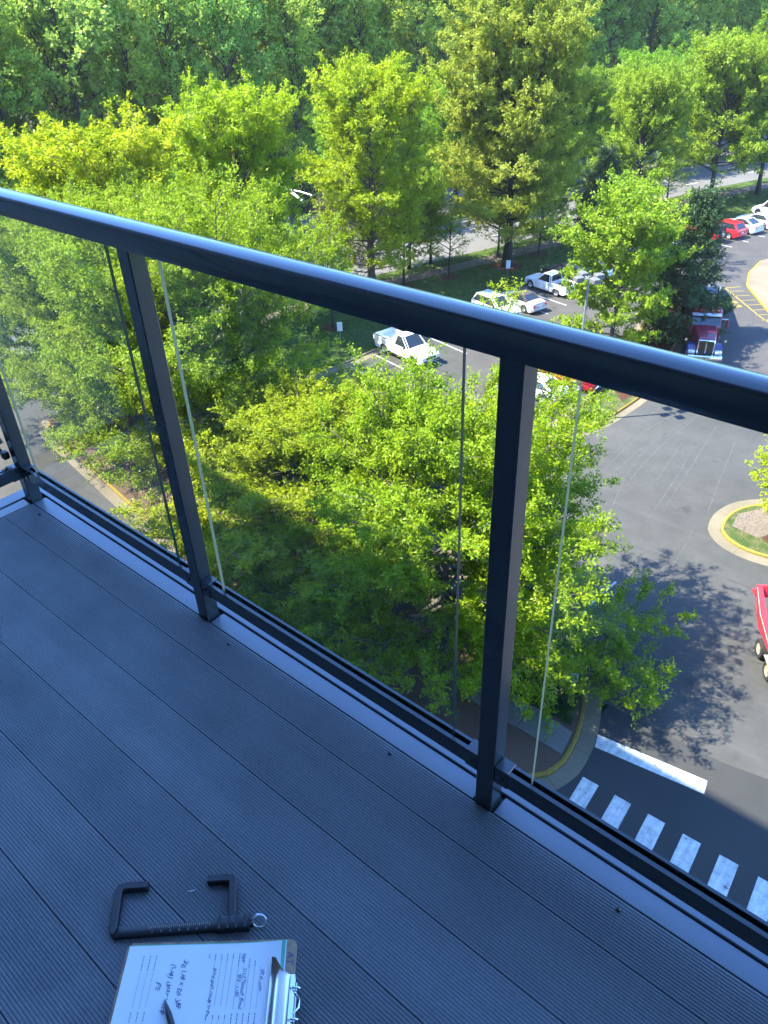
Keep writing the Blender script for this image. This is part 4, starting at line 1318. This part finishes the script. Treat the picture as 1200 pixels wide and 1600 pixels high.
tag(blades('round_island_blades', [tuple(q) for q in inn3], 9000, 0.08, 0.018, 0.12), 'patchy green grass on the round island', 'grass')

# the air over the wood: a thin even haze
haze = MB().box((-300, 600, 21.5), (2420, 2420, 45.2)).build('haze', 'haze', None)
haze['kind'] = 'stuff'
# ------------------------------------------------------------------ vehicles
def wheel(parent, x, y, r, w, rim='rim', name='wheel', spokes=5):
    s = 1 if y > 0 else -1
    t = MB()
    n = 22
    prof_ = [(r * 0.66, -w / 2), (r * 0.93, -w / 2), (r, -w / 2 + 0.03), (r, w / 2 - 0.03), (r * 0.93, w / 2), (r * 0.66, w / 2), (r * 0.60, w / 2 - 0.03)]
    rings = []
    for k in range(n + 1):
        a = 2 * PI * k / n
        rings.append([(q * math.cos(a), d * s, q * math.sin(a)) for q, d in prof_])
    t.loft(rings, closed=False, caps=False)
    o = t.build(name, 'tyre', parent, True, 40, loc=(x, y - s * w / 2, r))
    d = MB()
    pr = [(0.02, w / 2 - 0.045), (r * 0.16, w / 2 - 0.03), (r * 0.20, w / 2 - 0.06), (r * 0.56, w / 2 - 0.05), (r * 0.66, w / 2 - 0.005), (r * 0.68, w / 2 - 0.01)]
    rings = []
    for k in range(n + 1):
        a = 2 * PI * k / n
        rings.append([(q * math.cos(a), (dd - (0.035 if 1 < i < 4 and spokes and (k * spokes // n) % 1 == 0 and (k % (n // spokes or 1)) < 2 else 0)) * s, q * math.sin(a)) for i, (q, dd) in enumerate(pr)])
    d.loft(rings, closed=False, caps=False)
    d.build('rim', rim, o, True, 30)
    return o

def car(name, loc, head, label, cat, col, L=4.6, W=1.85, H=1.65, zb=0.24, wb=2.7, wr=0.34, fo=0.85, prof=None, cabin=None, belt=None,
        rim='rim', bed=None, roof=None, lower=None, cover=None, spare=False, lights=True, rails=False, pil=None, headmat='lamp_clear', bumper=None, group=None):
    """prof: [(x fraction from the tail, z)] top of the lower body; cabin: fractions (rear base, rear roof, front roof, front base) and heights"""
    root = empty(name, (loc[0], loc[1], loc[2] if len(loc) > 2 else 0.0), math.atan2(head[1], head[0]))
    tag(root, label, cat, group)
    hw = W / 2
    X = lambda f: -L / 2 + f * L
    xf = L / 2 - fo
    xr = xf - wb
    ar = wr + 0.07
    px_ = np.array([X(f) for f, z in prof]); pz = np.array([z for f, z in prof])
    st = set(np.round(np.linspace(-L / 2, L / 2, 21), 3)) | set(np.round(px_, 3))
    for c in (xf, xr):
        for k in range(11): st.add(round(c + ar * math.cos(PI * k / 10), 3))
    st = sorted(st)
    rings = []
    for x in st:
        zt = float(np.interp(x, px_, pz))
        e = min(x + L / 2, L / 2 - x)
        tap = 1 - 0.16 * max(0, 1 - e / 0.45) ** 2
        h_ = hw * tap
        zl = zb + 0.14 * max(0, 1 - e / 0.5) ** 2
        za = zl
        for c in (xf, xr):
            if abs(x - c) < ar: za = max(za, wr * 0.98 + math.sqrt(max(0, ar * ar - (x - c) ** 2)))
        za = min(za, zt - 0.12)
        half = [(0, zl), (h_ - 0.27, zl), (h_ - 0.27, za), (h_ - 0.03, za), (h_, za + 0.03), (h_, max(za + 0.05, zl + (zt - zl) * 0.55)), (h_ * 0.985, max(za + 0.07, zt - 0.13)), (h_ * 0.94, zt - 0.03), (h_ * 0.84, zt), (0, zt + 0.02)]
        rings.append([(x, y, z) for y, z in half] + [(x, -y, z) for y, z in reversed(half[1:-1])])
    MB().loft(rings).build('body', col, root, True, 38)
    if lower:
        for s in (1, -1):
            MB().box(((xf + xr) / 2, s * (hw - 0.02), zb + 0.09), (wb - 2 * ar, 0.07, 0.14), bev=0.02).build('sill', lower, root)
    # cabin
    fb0, fr0, fr1, fb1, zbelt, zroof = cabin
    x0, x1, x2, x3 = X(fb0), X(fr0), X(fr1), X(fb1)
    wb_, wt = hw * 0.93, hw * 0.74
    def ring(t):      # t 0 belt, 1 roof edge
        a, b = x0 + (x1 - x0) * t, x3 + (x2 - x3) * t
        w_ = wb_ + (wt - wb_) * t
        z = zbelt - 0.03 + (zroof - 0.05 - zbelt + 0.03) * t
        c = 0.10
        return [(a, -w_ * 0.88, z), (a, w_ * 0.88, z), (a + c, w_, z), (b - c * 1.5, w_, z), (b, w_ * 0.86, z), (b, -w_ * 0.86, z), (b - c * 1.5, -w_, z), (a + c, -w_, z)]
    gl = MB().loft([ring(0), ring(0.35), ring(0.7), ring(1.0)]).build('windows', 'carglass', root)
    rm = roof or col
    rr = ring(1.0)
    def grow(r, g, dz):
        cx = sum(q[0] for q in r) / 8
        return [(q[0] + (g if q[0] > cx else -g), q[1] + math.copysign(g, q[1]), q[2] + dz) for q in r]
    def shrink(r, k, dz):
        cx = sum(q[0] for q in r) / 8
        return [(cx + (q[0] - cx) * k, q[1] * k, q[2] + dz) for q in r]
    MB().loft([grow(rr, 0.012, -0.03), grow(rr, 0.015, 0.01), shrink(rr, 0.93, 0.045), shrink(rr, 0.6, 0.06)]).build('roof', rm, root, True, 50)
    pm = pil or rm
    b0, b1 = ring(0), ring(1.0)
    for i, w_ in ((2, 0.055), (7, 0.055), (3, 0.035), (6, 0.035), (4, 0.03), (5, 0.03), (0, 0.045), (1, 0.045)):
        MB().tube([b0[i], tuple((np.array(b0[i]) + np.array(b1[i])) / 2), b1[i]], w_, 5, False).build('pillar', pm, root)
    nd = 1 if (x3 - x0) < 1.9 else 2
    for s in (1, -1):
        for k in range(1, nd + 1):
            f = k / (nd + 1)
            p0 = (x0 + (x3 - x0) * (f - 0.02 + 0.06 * (nd == 2)), s * (wb_ + 0.003), zbelt - 0.03); p1 = (x1 + (x2 - x1) * (f + 0.02), s * (wt + 0.006), zroof - 0.06)
            if nd == 1 and bed: continue
            MB().tube([p0, p1], 0.03, 5, False).build('pillar', 'trim_black' if nd == 2 else pm, root)
        # mirror, handle
        mr = MB()
        mr.box((x3 - 0.28, s * (hw + 0.10), zbelt + 0.06), (0.11, 0.20, 0.14), bev=0.03)
        mr.build('mirror', lower or col, root, True)
        for k in range(nd):
            hx = x0 + (x3 - x0) * (0.30 + 0.42 * k) if nd == 2 else (x0 + x3) / 2 - 0.25
            MB().box((hx, s * (hw + 0.006), zbelt - 0.13), (0.16, 0.025, 0.035), bev=0.008).build('door_handle', 'trim_black' if lower else col, root)
        # door shut lines
        for f in ((0.02, 0.52, 0.98) if nd == 2 else (0.05, 0.95)):
            xx = x0 + (x3 - x0) * f
            MB().box((xx, s * (hw - 0.001), (zb + 0.2 + zbelt - 0.12) / 2), (0.012, 0.006, zbelt - 0.12 - zb - 0.2)).build('door_gap', 'trim_black', root)
    for x, y in ((xf, hw), (xf, -hw), (xr, hw), (xr, -hw)):
        wheel(root, x, y + (0.015 if y > 0 else -0.015), wr, 0.22, rim)
    MB().box(((xf + xr) / 2, 0, zb + 0.13), (wb + 0.5, W - 0.5, 0.12)).build('underbody', 'trim_black', root)
    # lamps, grille, bumpers, plates
    zh = float(np.interp(L / 2 - 0.1, px_, pz)); zt_ = float(np.interp(-L / 2 + 0.1, px_, pz))
    if lights:
        for s in (1, -1):
            MB().box((L / 2 - 0.10, s * hw * 0.70, zh - 0.16), (0.20, hw * 0.34, 0.13), rz=-s * 0.22, bev=0.03).build('headlight', headmat, root, True)
            MB().box((-L / 2 + 0.07, s * hw * 0.74, zt_ - 0.20), (0.16, hw * 0.24, 0.20), rz=s * 0.18, bev=0.03).build('taillight', 'lamp_red', root, True)
    MB().box((L / 2 - 0.02, 0, zh - 0.22), (0.06, hw * 0.95, 0.18), bev=0.02).build('grille', 'trim_black', root)
    MB().box((L / 2 - 0.05, 0, zb + 0.24), (0.16, W * 0.88, 0.16), bev=0.05).build('bumper', bumper or col, root, True)
    MB().box((-L / 2 + 0.05, 0, zb + 0.24), (0.16, W * 0.88, 0.17), bev=0.05).build('bumper', bumper or col, root, True)
    MB().box((-L / 2 - 0.012, 0, zt_ - 0.30), (0.02, 0.32, 0.15)).build('number_plate', 'plate', root)
    MB().box((L / 2 + 0.032, 0, zb + 0.26), (0.02, 0.30, 0.14)).build('number_plate', 'plate', root)
    if bed:
        xa, xb_, zf, zr_ = X(bed[0]) , X(bed[1]), bed[2], bed[3]
        for s in (1, -1):
            MB().box(((xa + xb_) / 2, s * (hw - 0.055), (zf + zr_) / 2), (xb_ - xa, 0.09, zr_ - zf + 0.1), bev=0.02).build('bed_side', col, root)
            MB().box(((xa + xb_) / 2, s * (hw - 0.055), zr_ + 0.058), (xb_ - xa, 0.085, 0.016)).build('bed_rail', 'trim_black', root)
        MB().box((xa + 0.04, 0, (zf + zr_) / 2), (0.075, W - 0.21, zr_ - zf + 0.09), bev=0.02).build('tailgate', col, root)
        MB().box((xb_ - 0.03, 0, (zf + zr_) / 2), (0.06, W - 0.21, zr_ - zf + 0.1)).build('bed_front', col, root)
        MB().box(((xa + xb_) / 2, 0, zf + 0.03), (xb_ - xa - 0.16, W - 0.22, 0.02)).build('bed_floor', cover or col, root)
        for s in (1, -1):
            MB().box((xr, s * (hw - 0.26), zf + 0.13), (0.85, 0.3, 0.24), bev=0.05).build('wheel_housing', cover or col, root)
    if spare:
        sp = MB()
        sp.tube([(-L / 2 - 0.22, 0, 0.95), (-L / 2 - 0.18, 0, 0.95), (-L / 2, 0, 0.95)], [0.33, 0.36, 0.36], 20)
        o = sp.build('spare_wheel', 'tyre', root, True, 40)
        MB().tube([(-L / 2 - 0.235, 0, 0.95), (-L / 2 - 0.222, 0, 0.95)], [0.20, 0.22], 16).build('rim', 'rim', o, True, 40)
        for s in (1, -1):
            for c in (xf, xr):
                MB().side([(c + (wr + 0.17) * math.cos(t), wr + (wr + 0.14) * math.sin(t)) for t in [PI * k / 8 for k in range(9)]] + [(c + (wr + 0.08) * math.cos(t), wr + (wr + 0.06) * math.sin(t)) for t in [PI * k / 8 for k in range(8, -1, -1)]],
                          s * (hw + 0.10), s * (hw - 0.08)).build('fender_flare', 'greytop', root)
    if rails:
        for s in (1, -1):
            MB().tube([(x1 + 0.25, s * wt * 0.86, zroof + 0.0), (x1 + 0.35, s * wt * 0.86, zroof + 0.045), (x2 - 0.35, s * wt * 0.86, zroof + 0.045), (x2 - 0.25, s * wt * 0.86, zroof + 0.0)], 0.018, 6).build('roof_rail', 'trim_black', root, True)
    return root

SUVP = [(0, 0.80), (0.015, 1.02), (0.10, 1.06), (0.66, 1.04), (0.74, 1.03), (0.90, 0.95), (0.97, 0.86), (1, 0.72)]
SEDP = [(0, 0.70), (0.02, 0.92), (0.12, 0.98), (0.30, 0.96), (0.66, 0.93), (0.72, 0.92), (0.90, 0.83), (0.97, 0.74), (1, 0.62)]
TRKP = [(0, 0.78), (0.01, 0.86), (0.435, 0.86), (0.437, 1.18), (0.70, 1.18), (0.74, 1.17), (0.93, 1.10), (0.975, 1.02), (1, 0.86)]
TRKX = [(0, 0.72), (0.01, 0.78), (0.37, 0.78), (0.372, 1.06), (0.70, 1.06), (0.74, 1.05), (0.93, 0.97), (0.975, 0.90), (1, 0.76)]
SUVC = (0.035, 0.12, 0.55, 0.73, 1.02, 1.66)
SEDC = (0.10, 0.27, 0.53, 0.73, 0.93, 1.44)

def put(s, t):      # point on the kerb row: y along, t metres out from the kerb
    return curb_at(s) + t
# backed in, front towards the aisle
car('pickup_truck', (-35.55, 42.15), (0.982, -0.19), 'white single-cab pickup with open bed backed up to the kerb below the handrail', 'pickup', 'white', L=5.75, W=2.0, H=1.93, zb=0.30, wb=3.45, wr=0.40, fo=0.95,
    prof=TRKP, cabin=(0.437, 0.47, 0.60, 0.735, 1.16, 1.93), rim='rim', bed=(0.005, 0.435, 0.86, 1.22), lower='trim_black', bumper='trim_black', pil='white')
car('crossover_car', (-34.9, 53.4), (0.975, -0.22), 'white crossover with pale side windows backed in just above the handrail', 'car', 'white', L=4.55, W=1.84, H=1.68, prof=SUVP, cabin=SUVC, lower='trim_black', wb=2.7, rim='rim')
car('convertible_car', (-34.2, 56.2), (-0.975, 0.22), 'silver convertible with taupe soft top beside the white crossover', 'car', 'silver', L=4.6, W=1.8, prof=SEDP, cabin=(0.16, 0.30, 0.52, 0.72, 0.93, 1.40), roof='softtop', zb=0.18, wr=0.32, wb=2.7)
car('pickup_truck', (-34.2, 61.3), (-0.977, 0.215), 'older white extended-cab pickup with dark bed parked under the maple', 'pickup', 'white', L=5.1, W=1.80, H=1.72, zb=0.28, wb=3.15, wr=0.36, fo=0.80,
    prof=TRKX, cabin=(0.372, 0.40, 0.58, 0.715, 1.05, 1.70), bed=(0.005, 0.37, 0.78, 1.08), cover='trim_black', rim='rim', pil='white')
car('dark_suv', (-34.4, 64.4), (-0.977, 0.215), 'dark blue-black car in shade behind the older white pickup', 'car', 'dark', L=4.9, W=1.9, prof=SUVP, cabin=(0.03, 0.08, 0.56, 0.74, 1.05, 1.75), rails=True)
car('sedan_car', (-33.6, 67.3), (-0.977, 0.215), 'pale sedan half hidden behind the bright island tree', 'car', 'silver', L=4.6, W=1.8, prof=SEDP, cabin=SEDC, zb=0.18, wr=0.32)
# the red and white row at the right
car('off_road_vehicle', (-29.4, 84.3), (-0.965, 0.262), 'red boxy off-road vehicle with grey top and rear spare wheel', 'car', 'red', L=4.2, W=1.75, H=1.85, zb=0.42, wb=2.6, wr=0.40, fo=0.65,
    prof=[(0, 1.02), (0.01, 1.12), (0.62, 1.13), (0.66, 1.12), (0.97, 1.06), (1, 1.0)], cabin=(0.0, 0.02, 0.55, 0.64, 1.12, 1.84), roof='greytop', pil='greytop', spare=True, bumper='greytop')
car('crossover_car', (-28.3, 87.0), (-0.965, 0.262), 'bright red crossover parked right of the boxy red vehicle', 'car', 'red', L=4.5, W=1.82, H=1.62, prof=SUVP, cabin=(0.03, 0.13, 0.55, 0.73, 1.02, 1.62), lower='trim_black', rim='rim')
car('liftback_car', (-27.5, 89.8), (-0.965, 0.262), 'silver liftback car right of the bright red crossover', 'car', 'silver', L=4.55, W=1.77, prof=[(0, 0.72), (0.015, 1.02), (0.10, 1.05), (0.30, 0.98), (0.66, 0.93), (0.72, 0.92), (0.90, 0.83), (0.97, 0.74), (1, 0.62)],
    cabin=(0.06, 0.30, 0.50, 0.76, 0.97, 1.47), zb=0.17, wr=0.32)
car('sedan_car', (-26.6, 92.6), (-0.965, 0.262), 'white sedan at the right edge beside the silver liftback', 'car', 'white', L=4.7, W=1.82, prof=SEDP, cabin=SEDC, zb=0.18, wr=0.33)
car('utility_van', (-26.2, 97.2), (-0.965, 0.262), 'white high-roofed van at the right edge behind the sedan', 'van', 'white', L=5.1, W=1.95, H=2.0, zb=0.26, wb=3.1, wr=0.36, fo=0.9,
    prof=[(0, 0.9), (0.01, 1.12), (0.74, 1.12), (0.80, 1.08), (0.94, 0.98), (1, 0.75)], cabin=(0.01, 0.03, 0.66, 0.80, 1.10, 1.98), lower='trim_black')
# beside the pole island
car('pickup_truck', (-23.6, 45.2), (-0.985, -0.02), 'dark red pickup parked behind the lamp post, below the handrail', 'pickup', 'maroon', L=5.5, W=1.95, H=1.85, zb=0.30, wb=3.3, wr=0.39, fo=0.9,
    prof=TRKX, cabin=(0.372, 0.40, 0.58, 0.715, 1.05, 1.82), bed=(0.005, 0.37, 0.78, 1.12), cover='trim_black', bumper='chrome', pil='maroon')
car('sedan_car', (-24.3, 42.2), (-0.985, -0.02), 'white sedan next to the dark red pickup, half under leaves', 'car', 'white', L=4.6, W=1.8, prof=SEDP, cabin=SEDC, zb=0.18, wr=0.32)
# glimpsed through the oaks
car('sedan_car', (-18.4, 25.2), (-0.06, -1), 'white sedan glimpsed through the leaves of the spreading oak', 'car', 'white', L=4.6, W=1.8, prof=SEDP, cabin=SEDC, zb=0.18, wr=0.32)
car('crossover_car', (-23.9, 25.4), (-0.06, -1), 'pale blue-grey crossover glimpsed through the shaded oak', 'car', 'silver', L=4.6, W=1.85, prof=SUVP, cabin=SUVC)
car('sedan_car', (-29.6, 25.5), (-0.06, -1), 'white sedan glimpsed between the two left oaks', 'car', 'white', L=4.6, W=1.8, prof=SEDP, cabin=SEDC, zb=0.18, wr=0.32)

# red and blue lorry
semi = empty('lorry', (-16.95, 53.3, 0), math.atan2(-0.89, 0.45))
tag(semi, 'red and blue long-nosed lorry with chrome grille beside the evergreen', 'lorry')
def ring_box(x, y0, y1, z0, z1, c=0.08):
    return [(x, y0 + c, z0), (x, y1 - c, z0), (x, y1, z0 + c), (x, y1, z1 - c), (x, y1 - c, z1), (x, y0 + c, z1), (x, y0, z1 - c), (x, y0, z0 + c)]
MB().loft([ring_box(-2.15, -0.80, 0.80, 1.0, 2.30), ring_box(-1.2, -0.74, 0.74, 1.0, 2.24), ring_box(-0.35, -0.62, 0.62, 1.0, 2.10), ring_box(-0.12, -0.58, 0.58, 1.02, 2.02)]).build('hood', 'semi_red', semi, True, 40)
MB().box((-1.2, 0, 2.262), (1.6, 0.05, 0.03)).build('hood_ridge', 'semi_red', semi)
MB().box((-0.075, 0, 1.45), (0.12, 1.16, 1.12), bev=0.05).build('grille_surround', 'chrome', semi, True, 40)
for s in (1, -1):
    MB().box((-0.005, s * 0.275, 1.45), (0.03, 0.47, 0.98)).build('grille_panel', 'grille', semi)
    f = MB()
    rings = []
    for k in range(9):
        a = PI * k / 8
        x = -0.95 + 0.78 * math.cos(a)
        z = 0.62 + 0.86 * math.sin(a)
        rings.append([(x, s * 0.60, z), (x, s * 1.16, z - 0.03), (x, s * 1.22, z - 0.16), (x - 0.06 * math.cos(a), s * 1.20, z - 0.22), (x - 0.1 * math.cos(a), s * 0.60, z - 0.18)])
    f.loft(rings).build('fender', 'semi_blue', semi, True, 45)
    MB().box((-0.20, s * 0.90, 1.05), (0.30, 0.50, 0.28), bev=0.06).build('headlight', 'lamp_clear', semi, True)
    MB().box((-2.35, s * 1.50, 2.45), (0.16, 0.16, 0.62), bev=0.04).build('mirror', 'semi_red', semi, True)
    MB().tube([(-2.4, s * 1.10, 2.75), (-2.36, s * 1.46, 2.75)], 0.02, 6).build('mirror_arm', 'chrome', semi)
    MB().tube([(-0.75, s * 1.30, 1.75), (-0.72, s * 1.34, 1.75), (-0.68, s * 1.34, 1.75)], [0.05, 0.10, 0.10], 12).build('convex_mirror', 'chrome', semi, True)
    MB().tube([(-3.0, s * 1.02, 1.0), (-4.9, s * 1.02, 1.0)], 0.31, 16).build('fuel_tank', 'chrome', semi, True, 40)
    wheel(semi, -0.95, s * 1.16, 0.52, 0.30, 'rim')
    for xx in (-6.6, -7.95):
        wheel(semi, xx, s * 1.20, 0.52, 0.55, 'rim')
    for xx in (-14.0, -15.3):
        wheel(semi, xx, s * 1.22, 0.52, 0.55, 'rim')
MB().box((0.12, 0, 0.72), (0.28, 2.42, 0.42), bev=0.06).build('bumper', 'chrome', semi, True)
MB().box((0.265, 0.0, 0.74), (0.01, 0.10, 0.10)).build('tow_hole', 'trim_black', semi)
MB().box((-4.0, 0, 0.85), (8.2, 0.9, 0.25)).build('chassis', 'trim_black', semi)
cabm = MB()
cabm.loft([ring_box(-5.2, -1.14, 1.14, 1.0, 3.30, 0.12), ring_box(-3.4, -1.14, 1.14, 1.0, 3.25, 0.12), ring_box(-2.65, -1.12, 1.12, 1.0, 3.05, 0.14), ring_box(-2.12, -1.05, 1.05, 1.05, 2.24, 0.1)])
cabm.build('cab', 'semi_red', semi, True, 40)
# windscreen follows the slope between x -2.65 (top) and -2.12 (bottom)
MB().add([(-2.155, -0.95, 2.33), (-2.155, 0.95, 2.33), (-2.60, 0.97, 2.96), (-2.60, -0.97, 2.96), (-2.11, -0.95, 2.34), (-2.11, 0.95, 2.34), (-2.555, 0.97, 2.98), (-2.555, -0.97, 2.98)],
         [(0, 1, 2, 3), (7, 6, 5, 4), (0, 4, 5, 1), (1, 5, 6, 2), (2, 6, 7, 3), (3, 7, 4, 0)]).build('windscreen', 'carglass', semi)
MB().box((-2.33, 0, 2.655), (0.03, 0.05, 0.72)).build('windscreen_divider', 'trim_black', semi)
MB().add([(-2.50, -1.02, 3.08), (-2.50, 1.02, 3.08), (-2.28, 1.0, 2.96), (-2.28, -1.0, 2.96), (-2.50, -1.02, 3.11), (-2.50, 1.02, 3.11), (-2.27, 1.0, 2.99), (-2.27, -1.0, 2.99)],
         [(3, 2, 1, 0), (4, 5, 6, 7), (0, 1, 5, 4), (1, 2, 6, 5), (2, 3, 7, 6), (3, 0, 4, 7)]).build('sun_visor', 'silver', semi)
for k in range(5):
    MB().box((-2.85, -0.8 + 0.4 * k, 3.20), (0.16, 0.09, 0.07), bev=0.02).build('marker_lamp', 'amber', semi)
for s in (1, -1):
    MB().box((-2.95, s * 1.145, 2.55), (0.75, 0.02, 0.62), bev=0.008).build('side_window', 'carglass', semi)
    MB().tube([(-5.4, s * 0.95, 1.2), (-5.4, s * 0.95, 3.9), (-5.5, s * 0.95, 4.1)], 0.085, 12).build('exhaust_stack', 'chrome', semi, True)
trailer = empty('trailer', (-16.95 - 0.45 * 11.2, 53.3 + 0.89 * 11.2, 0), math.atan2(-0.89, 0.45))
tag(trailer, 'long grey trailer coupled behind the red lorry, mostly behind the evergreen', 'trailer')
MB().box((0, 0, 2.35), (10.4, 2.5, 2.1), bev=0.06).build('box_body', 'trailer', trailer)
MB().box((0, 0, 1.2), (10.2, 1.0, 0.2)).build('frame', 'trim_black', trailer)
for k in range(12):
    for s in (1, -1):
        MB().box((-4.8 + 0.87 * k, s * 1.262, 2.35), (0.06, 0.03, 2.0)).build('side_rib', 'trailer', trailer)

# red compact loader at the right edge
ld = empty('loader', (-2.85, 26.6, 0), math.atan2(0.84, -0.54))
tag(ld, 'red compact loader with cream wheels cut by the right edge of the picture', 'loader')
for s in (1, -1):
    for xx in (-0.72, 0.55):
        wheel(ld, xx, s * 0.86, 0.42, 0.32, 'cream', spokes=0)
    MB().side([(-1.15, 1.30), (0.2, 1.42), (1.5, 1.80), (2.45, 2.25), (2.62, 2.08), (1.75, 1.20), (1.25, 0.95), (0.2, 1.02), (-1.05, 1.0)], s * 0.80, s * 0.62).build('lift_arm', 'loader_red', ld)
    MB().side([(-1.35, 0.55), (-1.25, 1.38), (-0.95, 1.42), (-0.75, 1.2), (-0.75, 0.6)], s * 0.60, s * 0.46).build('upright', 'loader_red', ld)
    MB().tube([(-0.55, s * 0.55, 0.85), (0.85, s * 0.66, 1.25)], 0.045, 10).build('lift_cylinder', 'steel', ld, True)
    MB().tube([(-0.4, s * 0.83, 1.30), (1.4, s * 0.83, 1.62), (2.4, s * 0.83, 2.2)], 0.022, 8).build('hydraulic_pipe', 'cream', ld, True)
    MB().box((-0.72, s * 0.80, 0.93), (0.75, 0.34, 0.05), bev=0.015).build('mudguard', 'cream', ld)
MB().box((-0.25, 0, 0.62), (2.1, 0.86, 0.55), bev=0.06).build('chassis', 'loader_red', ld)
MB().box((-0.95, 0, 1.22), (0.85, 0.82, 0.62), bev=0.08).build('engine_cover', 'loader_red', ld, True)
for x in (-0.35, 0.55):
    for s in (1, -1):
        MB().tube([(x, s * 0.40, 0.9), (x - 0.05, s * 0.40, 1.95)], 0.035, 8).build('cage_post', 'trim_black', ld, True)
MB().box((0.05, 0, 1.98), (1.05, 0.9, 0.06), bev=0.02).build('cage_roof', 'cream', ld)
MB().box((-0.1, 0, 1.10), (0.45, 0.48, 0.14), bev=0.05).build('seat', 'trim_black', ld, True)
MB().box((-0.30, 0, 1.35), (0.10, 0.46, 0.45), bev=0.04).build('seat_back', 'trim_black', ld, True)
MB().side([(2.45, 1.62), (2.95, 1.55), (3.0, 1.62), (2.68, 1.72), (2.66, 2.15), (2.55, 2.15)], -0.78, 0.78).build('bucket', 'loader_red', ld)

# ------------------------------------------------------------------ lamp posts and signs
lp = empty('lamp_post', (-20.24, 40.3, 0.1))
tag(lp, 'grey car park lamp post with four box heads on the island', 'lamp post')
MB().tube([(0, 0, 0), (0, 0, 0.7)], [0.30, 0.28], 14).build('footing', 'concrete', lp, True, 40)
MB().box((0, 0, 0.72), (0.36, 0.36, 0.04)).build('base_plate', 'pole', lp)
MB().tube([(0, 0, 0.7), (0, 0, 9.35)], [0.085, 0.065], 10).build('pole', 'pole', lp, True, 40)
for a in range(4):
    t = PI / 4 + a * PI / 2 + 0.25
    cx, cy2 = math.cos(t), math.sin(t)
    MB().tube([(0, 0, 9.2), (cx * 0.45, cy2 * 0.45, 9.25)], 0.035, 6).build('arm', 'pole', lp)
    o = MB().box((cx * 0.66, cy2 * 0.66, 9.28), (0.52, 0.44, 0.26), rz=t, bev=0.03).build('lamp_head', 'lampbox', lp)
    MB().box((cx * 0.66, cy2 * 0.66, 9.138), (0.40, 0.32, 0.02), rz=t).build('lens', 'lamp_clear', o)
sl_ = empty('street_lamp', (-62.7, 56.1, 0.14))
tag(sl_, 'white street lamp with two long arms among the trees by the street', 'street lamp')
MB().tube([(0, 0, 0), (0, 0, 6.5)], [0.09, 0.06], 8).build('pole', 'pole', sl_, True, 40)
for dx, dy, w_ in ((5.4, -2.9, 0.13), (4.4, -0.6, 0.075)):
    MB().tube([(0, 0, 6.3), (dx * 0.5, dy * 0.5, 6.42), (dx, dy, 6.35)], [w_, w_, w_ * 0.8], 8).build('arm', 'lampwhite', sl_, True, 40)
def sign(loc, label, mt, w, h, z, rz, name='sign', frame=None):
    r = empty(name, (*loc, 0.1), rz)
    tag(r, label, 'sign')
    MB().tube([(0, 0, 0), (0, 0, z + h * 0.45)], 0.025, 8).build('post', 'pole', r)
    p_ = MB().box((0, -0.035, z), (w, 0.012, h), bev=0.004).build('panel', mt, r)
    if frame:
        for x0, z0, ww, hh in ((0, h / 2 - 0.02, w - 0.03, 0.025), (0, -h / 2 + 0.02, w - 0.03, 0.025), (w / 2 - 0.02, 0, 0.025, h - 0.03), (-w / 2 + 0.02, 0, 0.025, h - 0.03)):
            MB().box((x0, -0.044, z + z0), (ww, 0.006, hh)).build('border', frame, p_)
    return r
sign((-41.3, 40.9), 'small white sign on a post in the grass left of the white pickup', 'sign_white', 0.42, 0.75, 1.35, 0.75)
sign((-39.1, 61.7), 'small white sign under the maple behind the older pickup', 'sign_white', 0.42, 0.75, 1.35, 0.75)
sb = sign((-8.62, 19.25), 'small blue sign with white border on the corner grass', 'sign_blue', 0.46, 0.46, 1.55, 0.55, frame='sign_white')
